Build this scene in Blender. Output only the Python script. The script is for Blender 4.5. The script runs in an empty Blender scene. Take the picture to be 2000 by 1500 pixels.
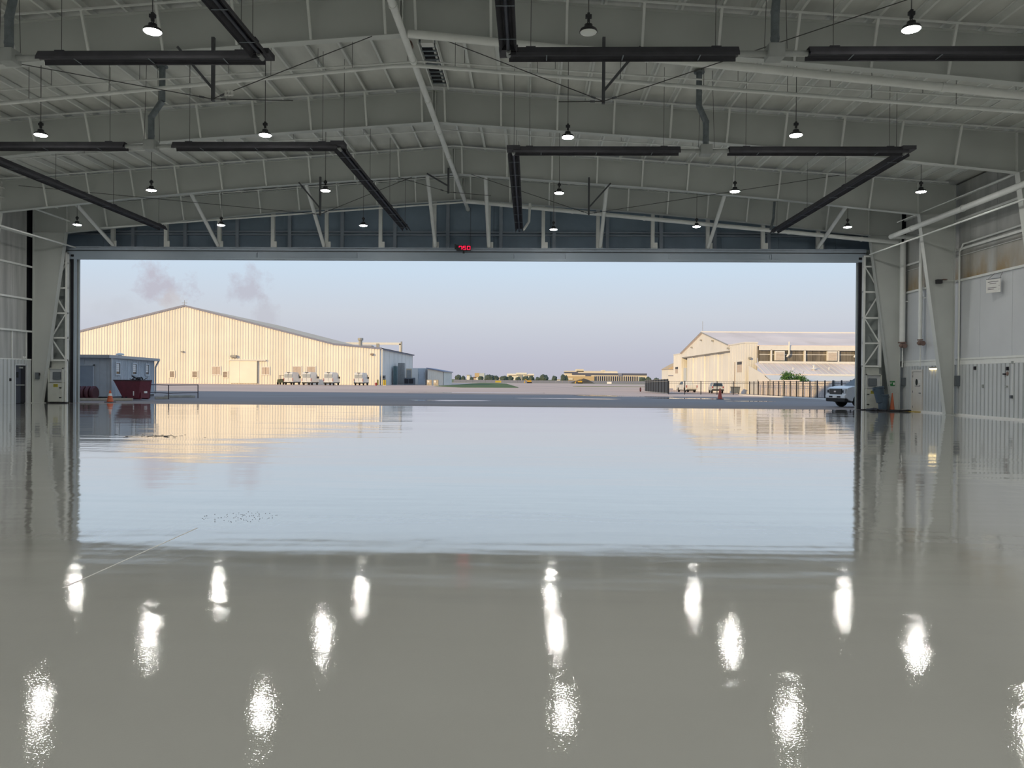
import bpy, bmesh, math, random
from mathutils import Vector, Matrix
R = random.Random(7)
SC = bpy.context.scene
COL = SC.collection
rad = math.radians

# ------------------------------------------------------------------ camera, world, sun, exposure
CAM_H = 1.57
YAW, PITCH, ROLL = rad(1.369), rad(-0.354), rad(0.45)
F0 = Vector((-math.sin(YAW), math.cos(YAW), 0)); R0 = Vector((math.cos(YAW), math.sin(YAW), 0)); U0 = Vector((0, 0, 1))
FW = F0 * math.cos(PITCH) + U0 * math.sin(PITCH); UP = U0 * math.cos(PITCH) - F0 * math.sin(PITCH)
c_, s_ = math.cos(ROLL), math.sin(ROLL)
cx, cy, cz = R0 * c_ + UP * s_, UP * c_ - R0 * s_, -FW
cam_data = bpy.data.cameras.new('camera'); cam = bpy.data.objects.new('camera', cam_data); COL.objects.link(cam)
cam.matrix_world = Matrix(((cx.x, cy.x, cz.x, 0), (cx.y, cy.y, cz.y, 0), (cx.z, cy.z, cz.z, CAM_H), (0, 0, 0, 1)))
cam_data.sensor_width = 36; cam_data.lens = 1503 / 2000 * 36; cam_data.clip_end = 6000
SC.camera = cam
SC.view_settings.view_transform = 'Standard'; SC.view_settings.look = 'None'
SC.view_settings.gamma = 1; SC.view_settings.use_curve_mapping = False
SC.view_settings.exposure = 0.0
SKY_STRENGTH = 1.0
SUN_STRENGTH = 3.4
LAMP_L = 290.0
SUN_DIR = Vector((0.68, 0.71, -0.25)).normalized()       # low morning sun from behind the hangar
sun_d = bpy.data.lights.new('sun', 'SUN'); sun = bpy.data.objects.new('sun', sun_d); COL.objects.link(sun)
sun_d.energy = SUN_STRENGTH; sun_d.color = (1.0, 0.69, 0.29); sun_d.angle = rad(0.6)
sun.rotation_euler = SUN_DIR.to_track_quat('-Z', 'Y').to_euler()

def at(px, py, Y):
    """point of the vertical plane y = Y that a surveyed picture position belongs to"""
    dx, dy = px - 1000.0, py - 750.0
    v = FW * 1503.0 + R0 * (c_ * dx + s_ * dy) - UP * (-s_ * dx + c_ * dy)
    t = Y / v.y
    return Vector((v.x * t, Y, v.z * t + CAM_H))

def make_world():
    w = bpy.data.worlds.new('sky'); SC.world = w; w.use_nodes = True
    nt = w.node_tree; N = nt.nodes; L = nt.links; N.clear()
    out = N.new('ShaderNodeOutputWorld'); bg = N.new('ShaderNodeBackground'); bg.inputs['Strength'].default_value = SKY_STRENGTH
    tc = N.new('ShaderNodeTexCoord'); sep = N.new('ShaderNodeSeparateXYZ')
    L.new(tc.outputs['Generated'], sep.inputs[0])
    ramp = N.new('ShaderNodeValToRGB'); cr = ramp.color_ramp
    while len(cr.elements) < 6: cr.elements.new(0.5)
    for e, (p, c) in zip(cr.elements, [(0.0, (.49, .49, .575)), (.025, (.52, .53, .62)), (.08, (.61, .65, .72)), (.14, (.60, .725, .855)), (.35, (.50, .66, .86)), (1.0, (.31, .47, .74))]):
        e.position = p; e.color = (*c, 1)
    L.new(sep.outputs['Z'], ramp.inputs['Fac'])
    # two faint steam plumes and a wisp in the western sky, as directions on the sky sphere
    noise = N.new('ShaderNodeTexNoise'); noise.inputs['Scale'].default_value = 42; noise.inputs['Detail'].default_value = 7; noise.inputs['Roughness'].default_value = .62
    L.new(tc.outputs['Generated'], noise.inputs['Vector'])
    def plume(px, py, rx, rz, amt):
        d = at(px, py, 100.0) - Vector((0, 0, CAM_H)); d.normalize()
        sub = N.new('ShaderNodeVectorMath'); sub.operation = 'SUBTRACT'; sub.inputs[1].default_value = d
        L.new(tc.outputs['Generated'], sub.inputs[0])
        mul = N.new('ShaderNodeVectorMath'); mul.operation = 'MULTIPLY'; mul.inputs[1].default_value = (1 / rx, 1 / rx, 1 / rz)
        L.new(sub.outputs[0], mul.inputs[0])
        ln = N.new('ShaderNodeVectorMath'); ln.operation = 'LENGTH'; L.new(mul.outputs[0], ln.inputs[0])
        ma = N.new('ShaderNodeMath'); ma.operation = 'MULTIPLY_ADD'; L.new(noise.outputs['Fac'], ma.inputs[0]); ma.inputs[1].default_value = 2.4; ma.inputs[2].default_value = -0.35
        s2 = N.new('ShaderNodeMath'); s2.operation = 'SUBTRACT'; L.new(ma.outputs[0], s2.inputs[0]); L.new(ln.outputs['Value'], s2.inputs[1])
        mr = N.new('ShaderNodeMapRange'); mr.inputs['From Min'].default_value = 0.0; mr.inputs['From Max'].default_value = .55; mr.inputs['To Max'].default_value = amt
        L.new(s2.outputs[0], mr.inputs['Value']); return mr
    col = ramp.outputs['Color']
    for (px, py, rx, rz, amt, c) in [(318, 556, .042, .028, .85, (.51, .495, .57)), (336, 588, .020, .024, .5, (.61, .58, .58)), (490, 562, .032, .032, .75, (.505, .50, .575)),
                                     (515, 612, .022, .036, .55, (.52, .52, .58)), (240, 600, .035, .02, .22, (.52, .54, .60))]:
        m = plume(px, py, rx, rz, amt)
        mx = N.new('ShaderNodeMixRGB'); L.new(m.outputs['Result'], mx.inputs['Fac']); L.new(col, mx.inputs[1]); mx.inputs[2].default_value = (*c, 1)
        col = mx.outputs['Color']
    L.new(col, bg.inputs['Color']); L.new(bg.outputs[0], out.inputs['Surface'])
make_world()

# ------------------------------------------------------------------ materials
MATS = {}
def mat(name, base=(.5, .5, .5), rough=.6, metal=0.0, var=0.08, scale=3.0, bump=0.0, bscale=30.0, stretch=(1, 1, 1), rnd=0.0, spec=.5, emit=None, estr=0, alpha=None, trans=0.0, dirt=None, zlim=None):
    if name in MATS: return MATS[name]
    m = bpy.data.materials.new(name); m.use_nodes = True; nt = m.node_tree; N = nt.nodes; L = nt.links
    b = N['Principled BSDF']; b.inputs['Roughness'].default_value = rough; b.inputs['Metallic'].default_value = metal
    b.inputs['Specular IOR Level'].default_value = spec
    if trans: b.inputs['Transmission Weight'].default_value = trans
    tc = N.new('ShaderNodeTexCoord'); mp = N.new('ShaderNodeMapping'); mp.inputs['Scale'].default_value = stretch
    L.new(tc.outputs['Object'], mp.inputs['Vector'])
    nz = N.new('ShaderNodeTexNoise'); nz.inputs['Scale'].default_value = scale; nz.inputs['Detail'].default_value = 5
    L.new(mp.outputs[0], nz.inputs['Vector'])
    mr = N.new('ShaderNodeMapRange'); L.new(nz.outputs['Fac'], mr.inputs['Value'])
    mr.inputs['From Min'].default_value = .3; mr.inputs['From Max'].default_value = .7
    mr.inputs['To Min'].default_value = 1 - var; mr.inputs['To Max'].default_value = 1 + var
    mul = N.new('ShaderNodeVectorMath'); mul.operation = 'SCALE'; mul.inputs[0].default_value = base
    L.new(mr.outputs['Result'], mul.inputs['Scale']); col = mul.outputs[0]
    if rnd:
        oi = N.new('ShaderNodeObjectInfo'); r2 = N.new('ShaderNodeMapRange'); L.new(oi.outputs['Random'], r2.inputs['Value'])
        r2.inputs['To Min'].default_value = 1 - rnd; r2.inputs['To Max'].default_value = 1 + rnd
        m2 = N.new('ShaderNodeVectorMath'); m2.operation = 'SCALE'; L.new(col, m2.inputs[0]); L.new(r2.outputs['Result'], m2.inputs['Scale']); col = m2.outputs[0]
    if dirt:                                            # (colour, scale, threshold lo, hi, stretch)
        dc, ds, lo, hi, dst = dirt
        mp2 = N.new('ShaderNodeMapping'); mp2.inputs['Scale'].default_value = dst; L.new(tc.outputs['Object'], mp2.inputs['Vector'])
        n2 = N.new('ShaderNodeTexNoise'); n2.inputs['Scale'].default_value = ds; n2.inputs['Detail'].default_value = 6; L.new(mp2.outputs[0], n2.inputs['Vector'])
        r3 = N.new('ShaderNodeMapRange'); r3.inputs['From Min'].default_value = lo; r3.inputs['From Max'].default_value = hi; L.new(n2.outputs['Fac'], r3.inputs['Value'])
        if zlim:
            sz = N.new('ShaderNodeSeparateXYZ'); L.new(tc.outputs['Object'], sz.inputs[0]); rz = N.new('ShaderNodeMapRange'); L.new(sz.outputs['Z'], rz.inputs['Value']); rz.inputs['From Min'].default_value = zlim[1]; rz.inputs['From Max'].default_value = zlim[0]
            mz = N.new('ShaderNodeMath'); mz.operation = 'MULTIPLY'; L.new(r3.outputs['Result'], mz.inputs[0]); L.new(rz.outputs['Result'], mz.inputs[1]); r3 = mz
        mx = N.new('ShaderNodeMixRGB'); L.new(r3.outputs[0], mx.inputs['Fac']); L.new(col, mx.inputs[1]); mx.inputs[2].default_value = (*dc, 1); col = mx.outputs[0]
    L.new(col, b.inputs['Base Color'])
    if bump:
        n3 = N.new('ShaderNodeTexNoise'); n3.inputs['Scale'].default_value = bscale; n3.inputs['Detail'].default_value = 3; L.new(mp.outputs[0], n3.inputs['Vector'])
        bp = N.new('ShaderNodeBump'); bp.inputs['Distance'].default_value = bump; L.new(n3.outputs['Fac'], bp.inputs['Height']); L.new(bp.outputs[0], b.inputs['Normal'])
    if emit:
        b.inputs['Emission Color'].default_value = (*emit, 1); b.inputs['Emission Strength'].default_value = estr
    MATS[name] = m
    return m

STEEL = mat('white_painted_steel', (.545, .57, .55), .5, var=.05, scale=.6)
STEEL2 = mat('white_painted_bars', (.76, .78, .76), .4, var=.04)
DECK = mat('roof_insulation_facing', (.60, .61, .58), .6, var=.14, scale=1.3, bump=.02, bscale=2.5, stretch=(1, .35, 1))
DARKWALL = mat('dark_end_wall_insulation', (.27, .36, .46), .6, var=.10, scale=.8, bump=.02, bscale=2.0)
GREYSTEEL = mat('grey_header_steel', (.36, .42, .50), .5, var=.06)
GREYLEAF = mat('grey_door_panel', (.36, .43, .51), .5, var=.06, scale=.5)
GREENGREY = mat('grey_green_sheet', (.40, .44, .43), .55, var=.06)
LINER = mat('white_liner_panel', (.60, .625, .65), .45, var=.04, scale=.7)
LINERR = mat('white_ribbed_liner', (.56, .59, .60), .45, var=.04, scale=.7, rnd=.03)
STAIN = mat('stained_wall_insulation', (.44, .45, .44), .6, var=.16, scale=1.2, stretch=(1, 1.4, .35), bump=.02, bscale=3, dirt=((.34, .25, .13), 1.1, .36, .60, (1, .8, .5)), zlim=(6.6, 8.1))
STAINL = mat('streaked_wall_insulation', (.42, .43, .42), .6, var=.24, scale=1.0, stretch=(1, 3.0, .22), bump=.02, bscale=3)
BLACK = mat('black_rubber', (.012, .012, .018), .6, var=.1)
HOOD = mat('dark_heater_hood', (.07, .07, .08), .8, spec=.2, var=.12)
HOODIN = mat('heater_reflector_inside', (.22, .22, .23), .5, metal=.5, var=.1)
TUBE = mat('black_heater_tube', (.015, .016, .025), .45, var=.1)
GALV = mat('galvanised_duct', (.20, .23, .25), .45, metal=.4, var=.2, scale=6)
GALVB = mat('grey_burner_box', (.34, .36, .35), .5, var=.08)
DSTEEL = mat('dark_bracket_steel', (.085, .09, .10), .55, var=.1)
CABLE = mat('dark_cable', (.06, .06, .06), .6, var=.05)
ROD = mat('thin_hanger_rod', (.12, .12, .12), .6, var=.05)
LAMPH = mat('black_lamp_housing', (.03, .03, .035), .5, var=.05)
LENS_ON = mat('lit_lamp_lens', (.9, .9, .9), .4, var=0, emit=(1.0, .97, .90), estr=LAMP_L)
LENS_OFF = mat('unlit_lamp_lens', (.75, .78, .76), .3, var=.02)
CAST = mat('brown_valve_iron', (.20, .13, .11), .6, var=.2)
EBOX = mat('grey_electric_box', (.13, .15, .17), .5, var=.06)
CABW = mat('control_cabinet_paint', (.52, .54, .50), .45, var=.04)
YEL = mat('yellow_label', (.42, .38, .03), .5, var=.05)
YPAINT = mat('yellow_floor_paint', (.50, .36, .04), .4, var=.1)
GREEN = mat('green_sign', (.02, .20, .05), .45, var=.06)
WHITE = mat('plain_white', (.78, .78, .76), .5, var=.03)
INK = mat('dark_print', (.06, .06, .07), .6, var=.02)
DOORW = mat('white_steel_door', (.66, .64, .60), .45, var=.03)
DOORD = mat('dark_blue_steel_door', (.05, .06, .085), .45, var=.06)
GLASSD = mat('dark_window_glass', (.02, .025, .03), .08, var=.02)
BINM = mat('blue_grey_bin_plastic', (.045, .075, .11), .5, var=.08)
ORANGE = mat('orange_cone_plastic', (.62, .12, .04), .5, var=.06)
ORANGE2 = mat('faded_orange_cone', (.48, .13, .06), .55, var=.08)
REDLED = mat('red_led_segment', (.3, .0, .02), .5, var=0, emit=(1.0, .01, .06), estr=2.2)
WARMT = mat('warm_lamp_tube', (.9, .8, .5), .4, var=0, emit=(1.0, .74, .34), estr=7.0)
DIRT = mat('dark_dirt_flakes', (.05, .05, .055), .8, var=.3)

def floor_mat():
    m = bpy.data.materials.new('glossy_grey_epoxy'); m.use_nodes = True; nt = m.node_tree; N = nt.nodes; L = nt.links
    b = N['Principled BSDF']; tc = N.new('ShaderNodeTexCoord')
    def noise(scale, detail, st, rough=.5):
        mp = N.new('ShaderNodeMapping'); mp.inputs['Scale'].default_value = st; L.new(tc.outputs['Object'], mp.inputs[0])
        n = N.new('ShaderNodeTexNoise'); n.inputs['Scale'].default_value = scale; n.inputs['Detail'].default_value = detail; n.inputs['Roughness'].default_value = rough
        L.new(mp.outputs[0], n.inputs['Vector']); return n
    n1 = noise(.35, 5, (1, 1, 1)); r = N.new('ShaderNodeValToRGB'); L.new(n1.outputs['Fac'], r.inputs[0])
    r.color_ramp.elements[0].position = .3; r.color_ramp.elements[0].color = (.485, .49, .46, 1)
    r.color_ramp.elements[1].position = .7; r.color_ramp.elements[1].color = (.515, .52, .49, 1)
    L.new(r.outputs[0], b.inputs['Base Color'])
    b.inputs['IOR'].default_value = 1.52
    # slow waves of a poured coating; the strip nearest the back is still orange-peeled, the rest is smooth and wet-looking
    sp = N.new('ShaderNodeSeparateXYZ'); L.new(tc.outputs['Object'], sp.inputs[0])
    edge = noise(.55, 5, (.30, 1.3, 1), .6); ma = N.new('ShaderNodeMath'); ma.operation = 'MULTIPLY_ADD'; L.new(edge.outputs['Fac'], ma.inputs[0]); ma.inputs[1].default_value = 4.0; ma.inputs[1].default_value = 3.6; L.new(sp.outputs['Y'], ma.inputs[2])
    zone = N.new('ShaderNodeMapRange'); L.new(ma.outputs[0], zone.inputs['Value']); zone.inputs['From Min'].default_value = 7.3; zone.inputs['From Max'].default_value = 9.2
    w = noise(.34, 4, (.20, 1.0, 1), .55); bp = N.new('ShaderNodeBump'); bp.inputs['Distance'].default_value = .026; L.new(w.outputs['Fac'], bp.inputs['Height'])
    rp_ = noise(2.6, 3, (1.4, .5, 1)); bpr = N.new('ShaderNodeBump'); bpr.inputs['Distance'].default_value = .0016; L.new(rp_.outputs['Fac'], bpr.inputs['Height']); L.new(bp.outputs[0], bpr.inputs['Normal']); bp = bpr
    f = noise(75, 2, (1, 1, 1)); bp2 = N.new('ShaderNodeBump'); L.new(f.outputs['Fac'], bp2.inputs['Height']); L.new(bp.outputs[0], bp2.inputs['Normal'])
    fd = N.new('ShaderNodeMapRange'); L.new(zone.outputs['Result'], fd.inputs['Value']); fd.inputs['To Min'].default_value = .00036; fd.inputs['To Max'].default_value = .00010; L.new(fd.outputs['Result'], bp2.inputs['Distance'])
    L.new(bp2.outputs[0], b.inputs['Normal'])
    b.inputs['Coat IOR'].default_value = 1.55; sl_ = N.new('ShaderNodeMapRange'); L.new(zone.outputs['Result'], sl_.inputs['Value']); sl_.inputs['To Min'].default_value = .36; sl_.inputs['To Max'].default_value = .55; L.new(sl_.outputs['Result'], b.inputs['Specular IOR Level']); rz_ = N.new('ShaderNodeMapRange'); L.new(zone.outputs['Result'], rz_.inputs['Value']); rz_.inputs['To Min'].default_value = .014; rz_.inputs['To Max'].default_value = .045; L.new(rz_.outputs['Result'], b.inputs['Roughness']); b.inputs['Coat Roughness'].default_value = .05
    cw = N.new('ShaderNodeMapRange'); L.new(zone.outputs['Result'], cw.inputs['Value']); cw.inputs['To Min'].default_value = 0.0; cw.inputs['To Max'].default_value = .85; L.new(cw.outputs['Result'], b.inputs['Coat Weight'])
    L.new(bp2.outputs[0], b.inputs['Coat Normal'])
    return m
FLOORM = floor_mat()

# ------------------------------------------------------------------ mesh helpers
class MB:
    def __init__(s): s.v = []; s.f = []
    def add(s, vs, fs):
        o = len(s.v); s.v += [Vector(p) for p in vs]; s.f += [tuple(i + o for i in f) for f in fs]; return s
    def box(s, x0, x1, y0, y1, z0, z1):
        return s.add([(x0, y0, z0), (x1, y0, z0), (x1, y1, z0), (x0, y1, z0), (x0, y0, z1), (x1, y0, z1), (x1, y1, z1), (x0, y1, z1)],
                     [(3, 2, 1, 0), (4, 5, 6, 7), (0, 1, 5, 4), (1, 2, 6, 5), (2, 3, 7, 6), (3, 0, 4, 7)])
    def bar(s, p, q, w, h=None, up=(0, 0, 1)):
        """square bar from p to q: w across, h along 'up'"""
        p = Vector(p); q = Vector(q); h = w if h is None else h
        d = (q - p).normalized(); u = Vector(up)
        if abs(d.dot(u)) > .98: u = Vector((0, 1, 0))
        a = d.cross(u).normalized(); b = a.cross(d).normalized()
        vs = []
        for e in (p, q):
            for (i, j) in ((-1, -1), (1, -1), (1, 1), (-1, 1)): vs.append(e + a * (w / 2 * i) + b * (h / 2 * j))
        return s.add(vs, [(3, 2, 1, 0), (4, 5, 6, 7), (0, 1, 5, 4), (1, 2, 6, 5), (2, 3, 7, 6), (3, 0, 4, 7)])
    def tube(s, p, q, r, n=10, r2=None):
        p = Vector(p); q = Vector(q); r2 = r if r2 is None else r2; d = (q - p).normalized()
        u = Vector((0, 0, 1)) if abs(d.z) < .9 else Vector((1, 0, 0))
        a = d.cross(u).normalized(); b = a.cross(d)
        vs = []
        for e, rr in ((p, r), (q, r2)):
            for i in range(n): t = 2 * math.pi * i / n; vs.append(e + a * (rr * math.cos(t)) + b * (rr * math.sin(t)))
        fs = [(i, i + n, (i + 1) % n + n, (i + 1) % n) for i in range(n)] + [tuple(range(n)), tuple(range(2 * n - 1, n - 1, -1))]
        return s.add(vs, fs)
    def path(s, pts, r, n=8):
        for i in range(len(pts) - 1): s.tube(pts[i], pts[i + 1], r, n)
        return s
    def prism(s, poly, axis, a, b):
        """polygon of 2-D points extruded along axis from a to b; for x: (y,z), y: (x,z), z: (x,y)"""
        def P(u, w, t): return {'x': (t, u, w), 'y': (u, t, w), 'z': (u, w, t)}[axis]
        n = len(poly); vs = [P(u, w, a) for u, w in poly] + [P(u, w, b) for u, w in poly]
        fs = [tuple(range(n - 1, -1, -1)), tuple(range(n, 2 * n))] + [(i, (i + 1) % n, (i + 1) % n + n, i + n) for i in range(n)]
        return s.add(vs, fs)
    def lathe(s, prof, c, n=16, axis='z'):
        c = Vector(c); vs = []
        for (r, h) in prof:
            for i in range(n):
                t = 2 * math.pi * i / n; x, y = r * math.cos(t), r * math.sin(t)
                vs.append(c + Vector({'z': (x, y, h), 'y': (x, h, y), 'x': (h, x, y)}[axis]))
        fs = []
        for k in range(len(prof) - 1):
            for i in range(n): fs.append((k * n + i, k * n + (i + 1) % n, (k + 1) * n + (i + 1) % n, (k + 1) * n + i))
        fs += [tuple(range(n)), tuple(range((len(prof) - 1) * n, len(prof) * n))]
        return s.add(vs, fs)
    def build(s, name, m, parent=None, smooth=False, bevel=0, local=False, kind=None):
        me = bpy.data.meshes.new(name)
        off = Vector((0, 0, 0))
        if parent is not None and not local:
            p = parent
            while p is not None: off += p.location; p = p.parent
        me.from_pydata([v - off for v in s.v], [], s.f)
        bm = bmesh.new(); bm.from_mesh(me); bmesh.ops.recalc_face_normals(bm, faces=bm.faces)
        if bevel: bmesh.ops.bevel(bm, geom=[e for e in bm.edges if len(e.link_faces) == 2 and e.calc_face_angle(0) > .5], offset=bevel, segments=2, affect='EDGES', clamp_overlap=True)
        bm.to_mesh(me); bm.free()
        if smooth:
            for p in me.polygons: p.use_smooth = True
            me.set_sharp_from_angle(angle=rad(40))
        me.materials.append(m)
        o = bpy.data.objects.new(name, me); COL.objects.link(o)
        if parent is not None: o.parent = parent
        if kind: o['kind'] = kind
        return o

def tag(o, label=None, cat=None, group=None, kind=None):
    if label: o['label'] = label
    if cat: o['category'] = cat
    if group: o['group'] = group
    if kind: o['kind'] = kind
    return o
def thing(name, label, cat, loc=(0, 0, 0), rz=0.0, group=None, kind=None):
    o = bpy.data.objects.new(name, None); COL.objects.link(o); o.empty_display_size = .2
    o.location = loc; o.rotation_euler = (0, 0, rz)
    return tag(o, label, cat, group, kind)
def piece(src, parent, loc, rz=0, scale=None):
    """another piece that shares its mesh with src"""
    o = src.copy(); COL.objects.link(o); o.parent = parent; o.location = loc; o.rotation_euler = (0, 0, rz)
    if scale: o.scale = scale
    return o
def children(o): return [c for c in bpy.data.objects if c.parent is o]
def copy_tree(o, parent=None, kids=None):
    c = o.copy(); COL.objects.link(c); c.parent = parent
    for ch in list(o.children): copy_tree(ch, c)
    return c

# ------------------------------------------------------------------ hangar shell
CX = -3.88
YB, YF = -2.6, 45.6                              # back wall, front end wall
FR = [7.45, 15.05, 22.67, 30.37, 37.95, 43.4]    # portal frames along y
HL, HR = 24.55, 24.40                            # outer column faces
WL, WR = CX - 24.62, CX + 24.62                  # wall faces
def ztop(dx): return 12.92 - .0725 * abs(dx)
def zbot(dx):
    dx = abs(dx); pts = [(0, 11.67), (9.9, 10.97), (16, 10.42), (22.7, 9.72)]
    for (a, za), (b, zb) in zip(pts, pts[1:]):
        if dx <= b: return za + (zb - za) * (dx - a) / (b - a)
    return 9.72
PD = .22                                          # purlin depth
def zdeck(dx): return ztop(dx) + PD

fl = MB().box(WL - .3, WR + .3, YB, 43.6, -.25, 0).build('floor', FLOORM)
tag(fl, 'glossy light grey epoxy floor of the hangar', 'floor', kind='structure')
MB().box(-3.452, -3.438, 5.6, 7.9, -.01, .0015).build('joint_line', WHITE, fl)

ce = thing('ceiling', 'white insulated metal roof with closely spaced purlins', 'ceiling', (CX, 20, 12.9), kind='structure')
for sgn in (-1, 1):
    e = 25.2 * sgn
    MB().add([(CX, YB - .3, zdeck(0)), (CX + e, YB - .3, zdeck(e)), (CX + e, 46.0, zdeck(e)), (CX, 46.0, zdeck(0)),
              (CX, YB - .3, zdeck(0) + .2), (CX + e, YB - .3, zdeck(e) + .2), (CX + e, 46.0, zdeck(e) + .2), (CX, 46.0, zdeck(0) + .2)],
             [(3, 2, 1, 0), (4, 5, 6, 7), (0, 1, 5, 4), (1, 2, 6, 5), (2, 3, 7, 6), (3, 0, 4, 7)]).build('roof_deck', DECK, ce)
PX = [s * (.45 + 1.1 * k) for s in (-1, 1) for k in range(22)]
src = None
for dx in PX:
    if src is None:
        b = MB().box(-.008, .008, YB, YF, 0, PD).box(-.008, .075, YB, YF, 0, .012).box(-.075, .008, YB, YF, PD - .012, PD).box(.06, .075, YB, YF, 0, .03)
        src = b.build('purlin', STEEL2, ce, local=True); src.location = (dx, -20, ztop(dx) - 12.9)
    else: piece(src, ce, (dx, -20, ztop(dx) - 12.9))

# portal frames
def portal(Y, label):
    fr = thing('portal_frame', label, 'steel frame', (CX, Y, 0), kind='structure')
    for sgn, HO, nm in ((-1, HL, 'rafter'), (1, HR, 'rafter')):
        m = MB(); ds = [0, 4.9, 9.9, 16, 22.7]
        poly = [(CX + sgn * d, zbot(d)) for d in ds] + [(CX + sgn * d, ztop(d)) for d in reversed(ds)]
        m.prism(poly, 'y', Y - .008, Y + .008)
        for a, b in zip(ds, ds[1:]):
            m.bar((CX + sgn * a, Y, zbot(a) + .012), (CX + sgn * b, Y, zbot(b) + .012), .30, .024)
            m.bar((CX + sgn * a, Y, ztop(a) - .012), (CX + sgn * b, Y, ztop(b) - .012), .30, .024)
        m.build('rafter', STEEL, fr)
        c = MB(); xi, xf, xo = CX + sgn * 22.7, CX + sgn * 24.05, CX + sgn * HO
        c.prism([(xi, 9.72), (xf, 0), (xo, 0), (xo, ztop(HO)), (xi, ztop(22.7))], 'y', Y - .008, Y + .008)
        c.bar((xi, Y, 9.72), (xf, Y, 0), .30, .024, up=(sgn, 0, 0)); c.bar((xo, Y, ztop(HO)), (xo, Y, 0), .30, .024, up=(sgn, 0, 0))
        c.bar((xi, Y, ztop(22.7) - .012), (xo, Y, ztop(HO) - .012), .3, .024)
        c.bar((xi, Y, 9.72), (xo, Y, 9.72), .28, .02); c.box(min(xf, xo) - .1, max(xf, xo) + .08, Y - .22, Y + .22, 0, .03)
        c.build('column', STEEL, fr)
        ap = MB().box(CX + sgn * .05 - .012, CX + sgn * .05 + .012, Y - .14, Y + .14, zbot(0), ztop(0)).box(CX + sgn * 22.62 - .012, CX + sgn * 22.62 + .012, Y - .14, Y + .14, 9.76, ztop(22.6))
        ap.build('end_plate', STEEL2, fr)
        for k in range(0, 22, 2):
            d = .45 + 1.1 * k
            if d > 22.4: continue
            x = CX + sgn * d
            MB().bar((x, Y - .58, ztop(d) - .02), (x, Y - .12, zbot(d) + .03), .07, .07).build('flange_brace', STEEL2, fr)
    return fr
FN = ['white steel portal frame just ahead of the camera, above the picture', 'white steel portal frame second from the camera, above the picture', 'white steel portal frame nearest the camera of those in view',
      'white steel portal frame between the two rows of dark heaters', 'white steel portal frame next to the one at the door', 'white steel portal frame standing at the open door']
for Y, n in list(zip(FR, FN))[1:]: portal(Y, n)
# bridging angles that tie the purlins in front of each frame
for Y, w in zip(FR[2:], ('nearest', 'second', 'third', 'last')):
    m = MB()
    for sgn in (-1, 1): m.bar((CX, Y - .6, ztop(0) - .05), (CX + sgn * 23.8, Y - .6, ztop(23.8) - .05), .05, .05)
    tag(m.build('bridging_angle', STEEL2), 'thin white bridging angle under the purlins before the %s portal frame in view' % w, 'steel angle', 'bridging angles')

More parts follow.
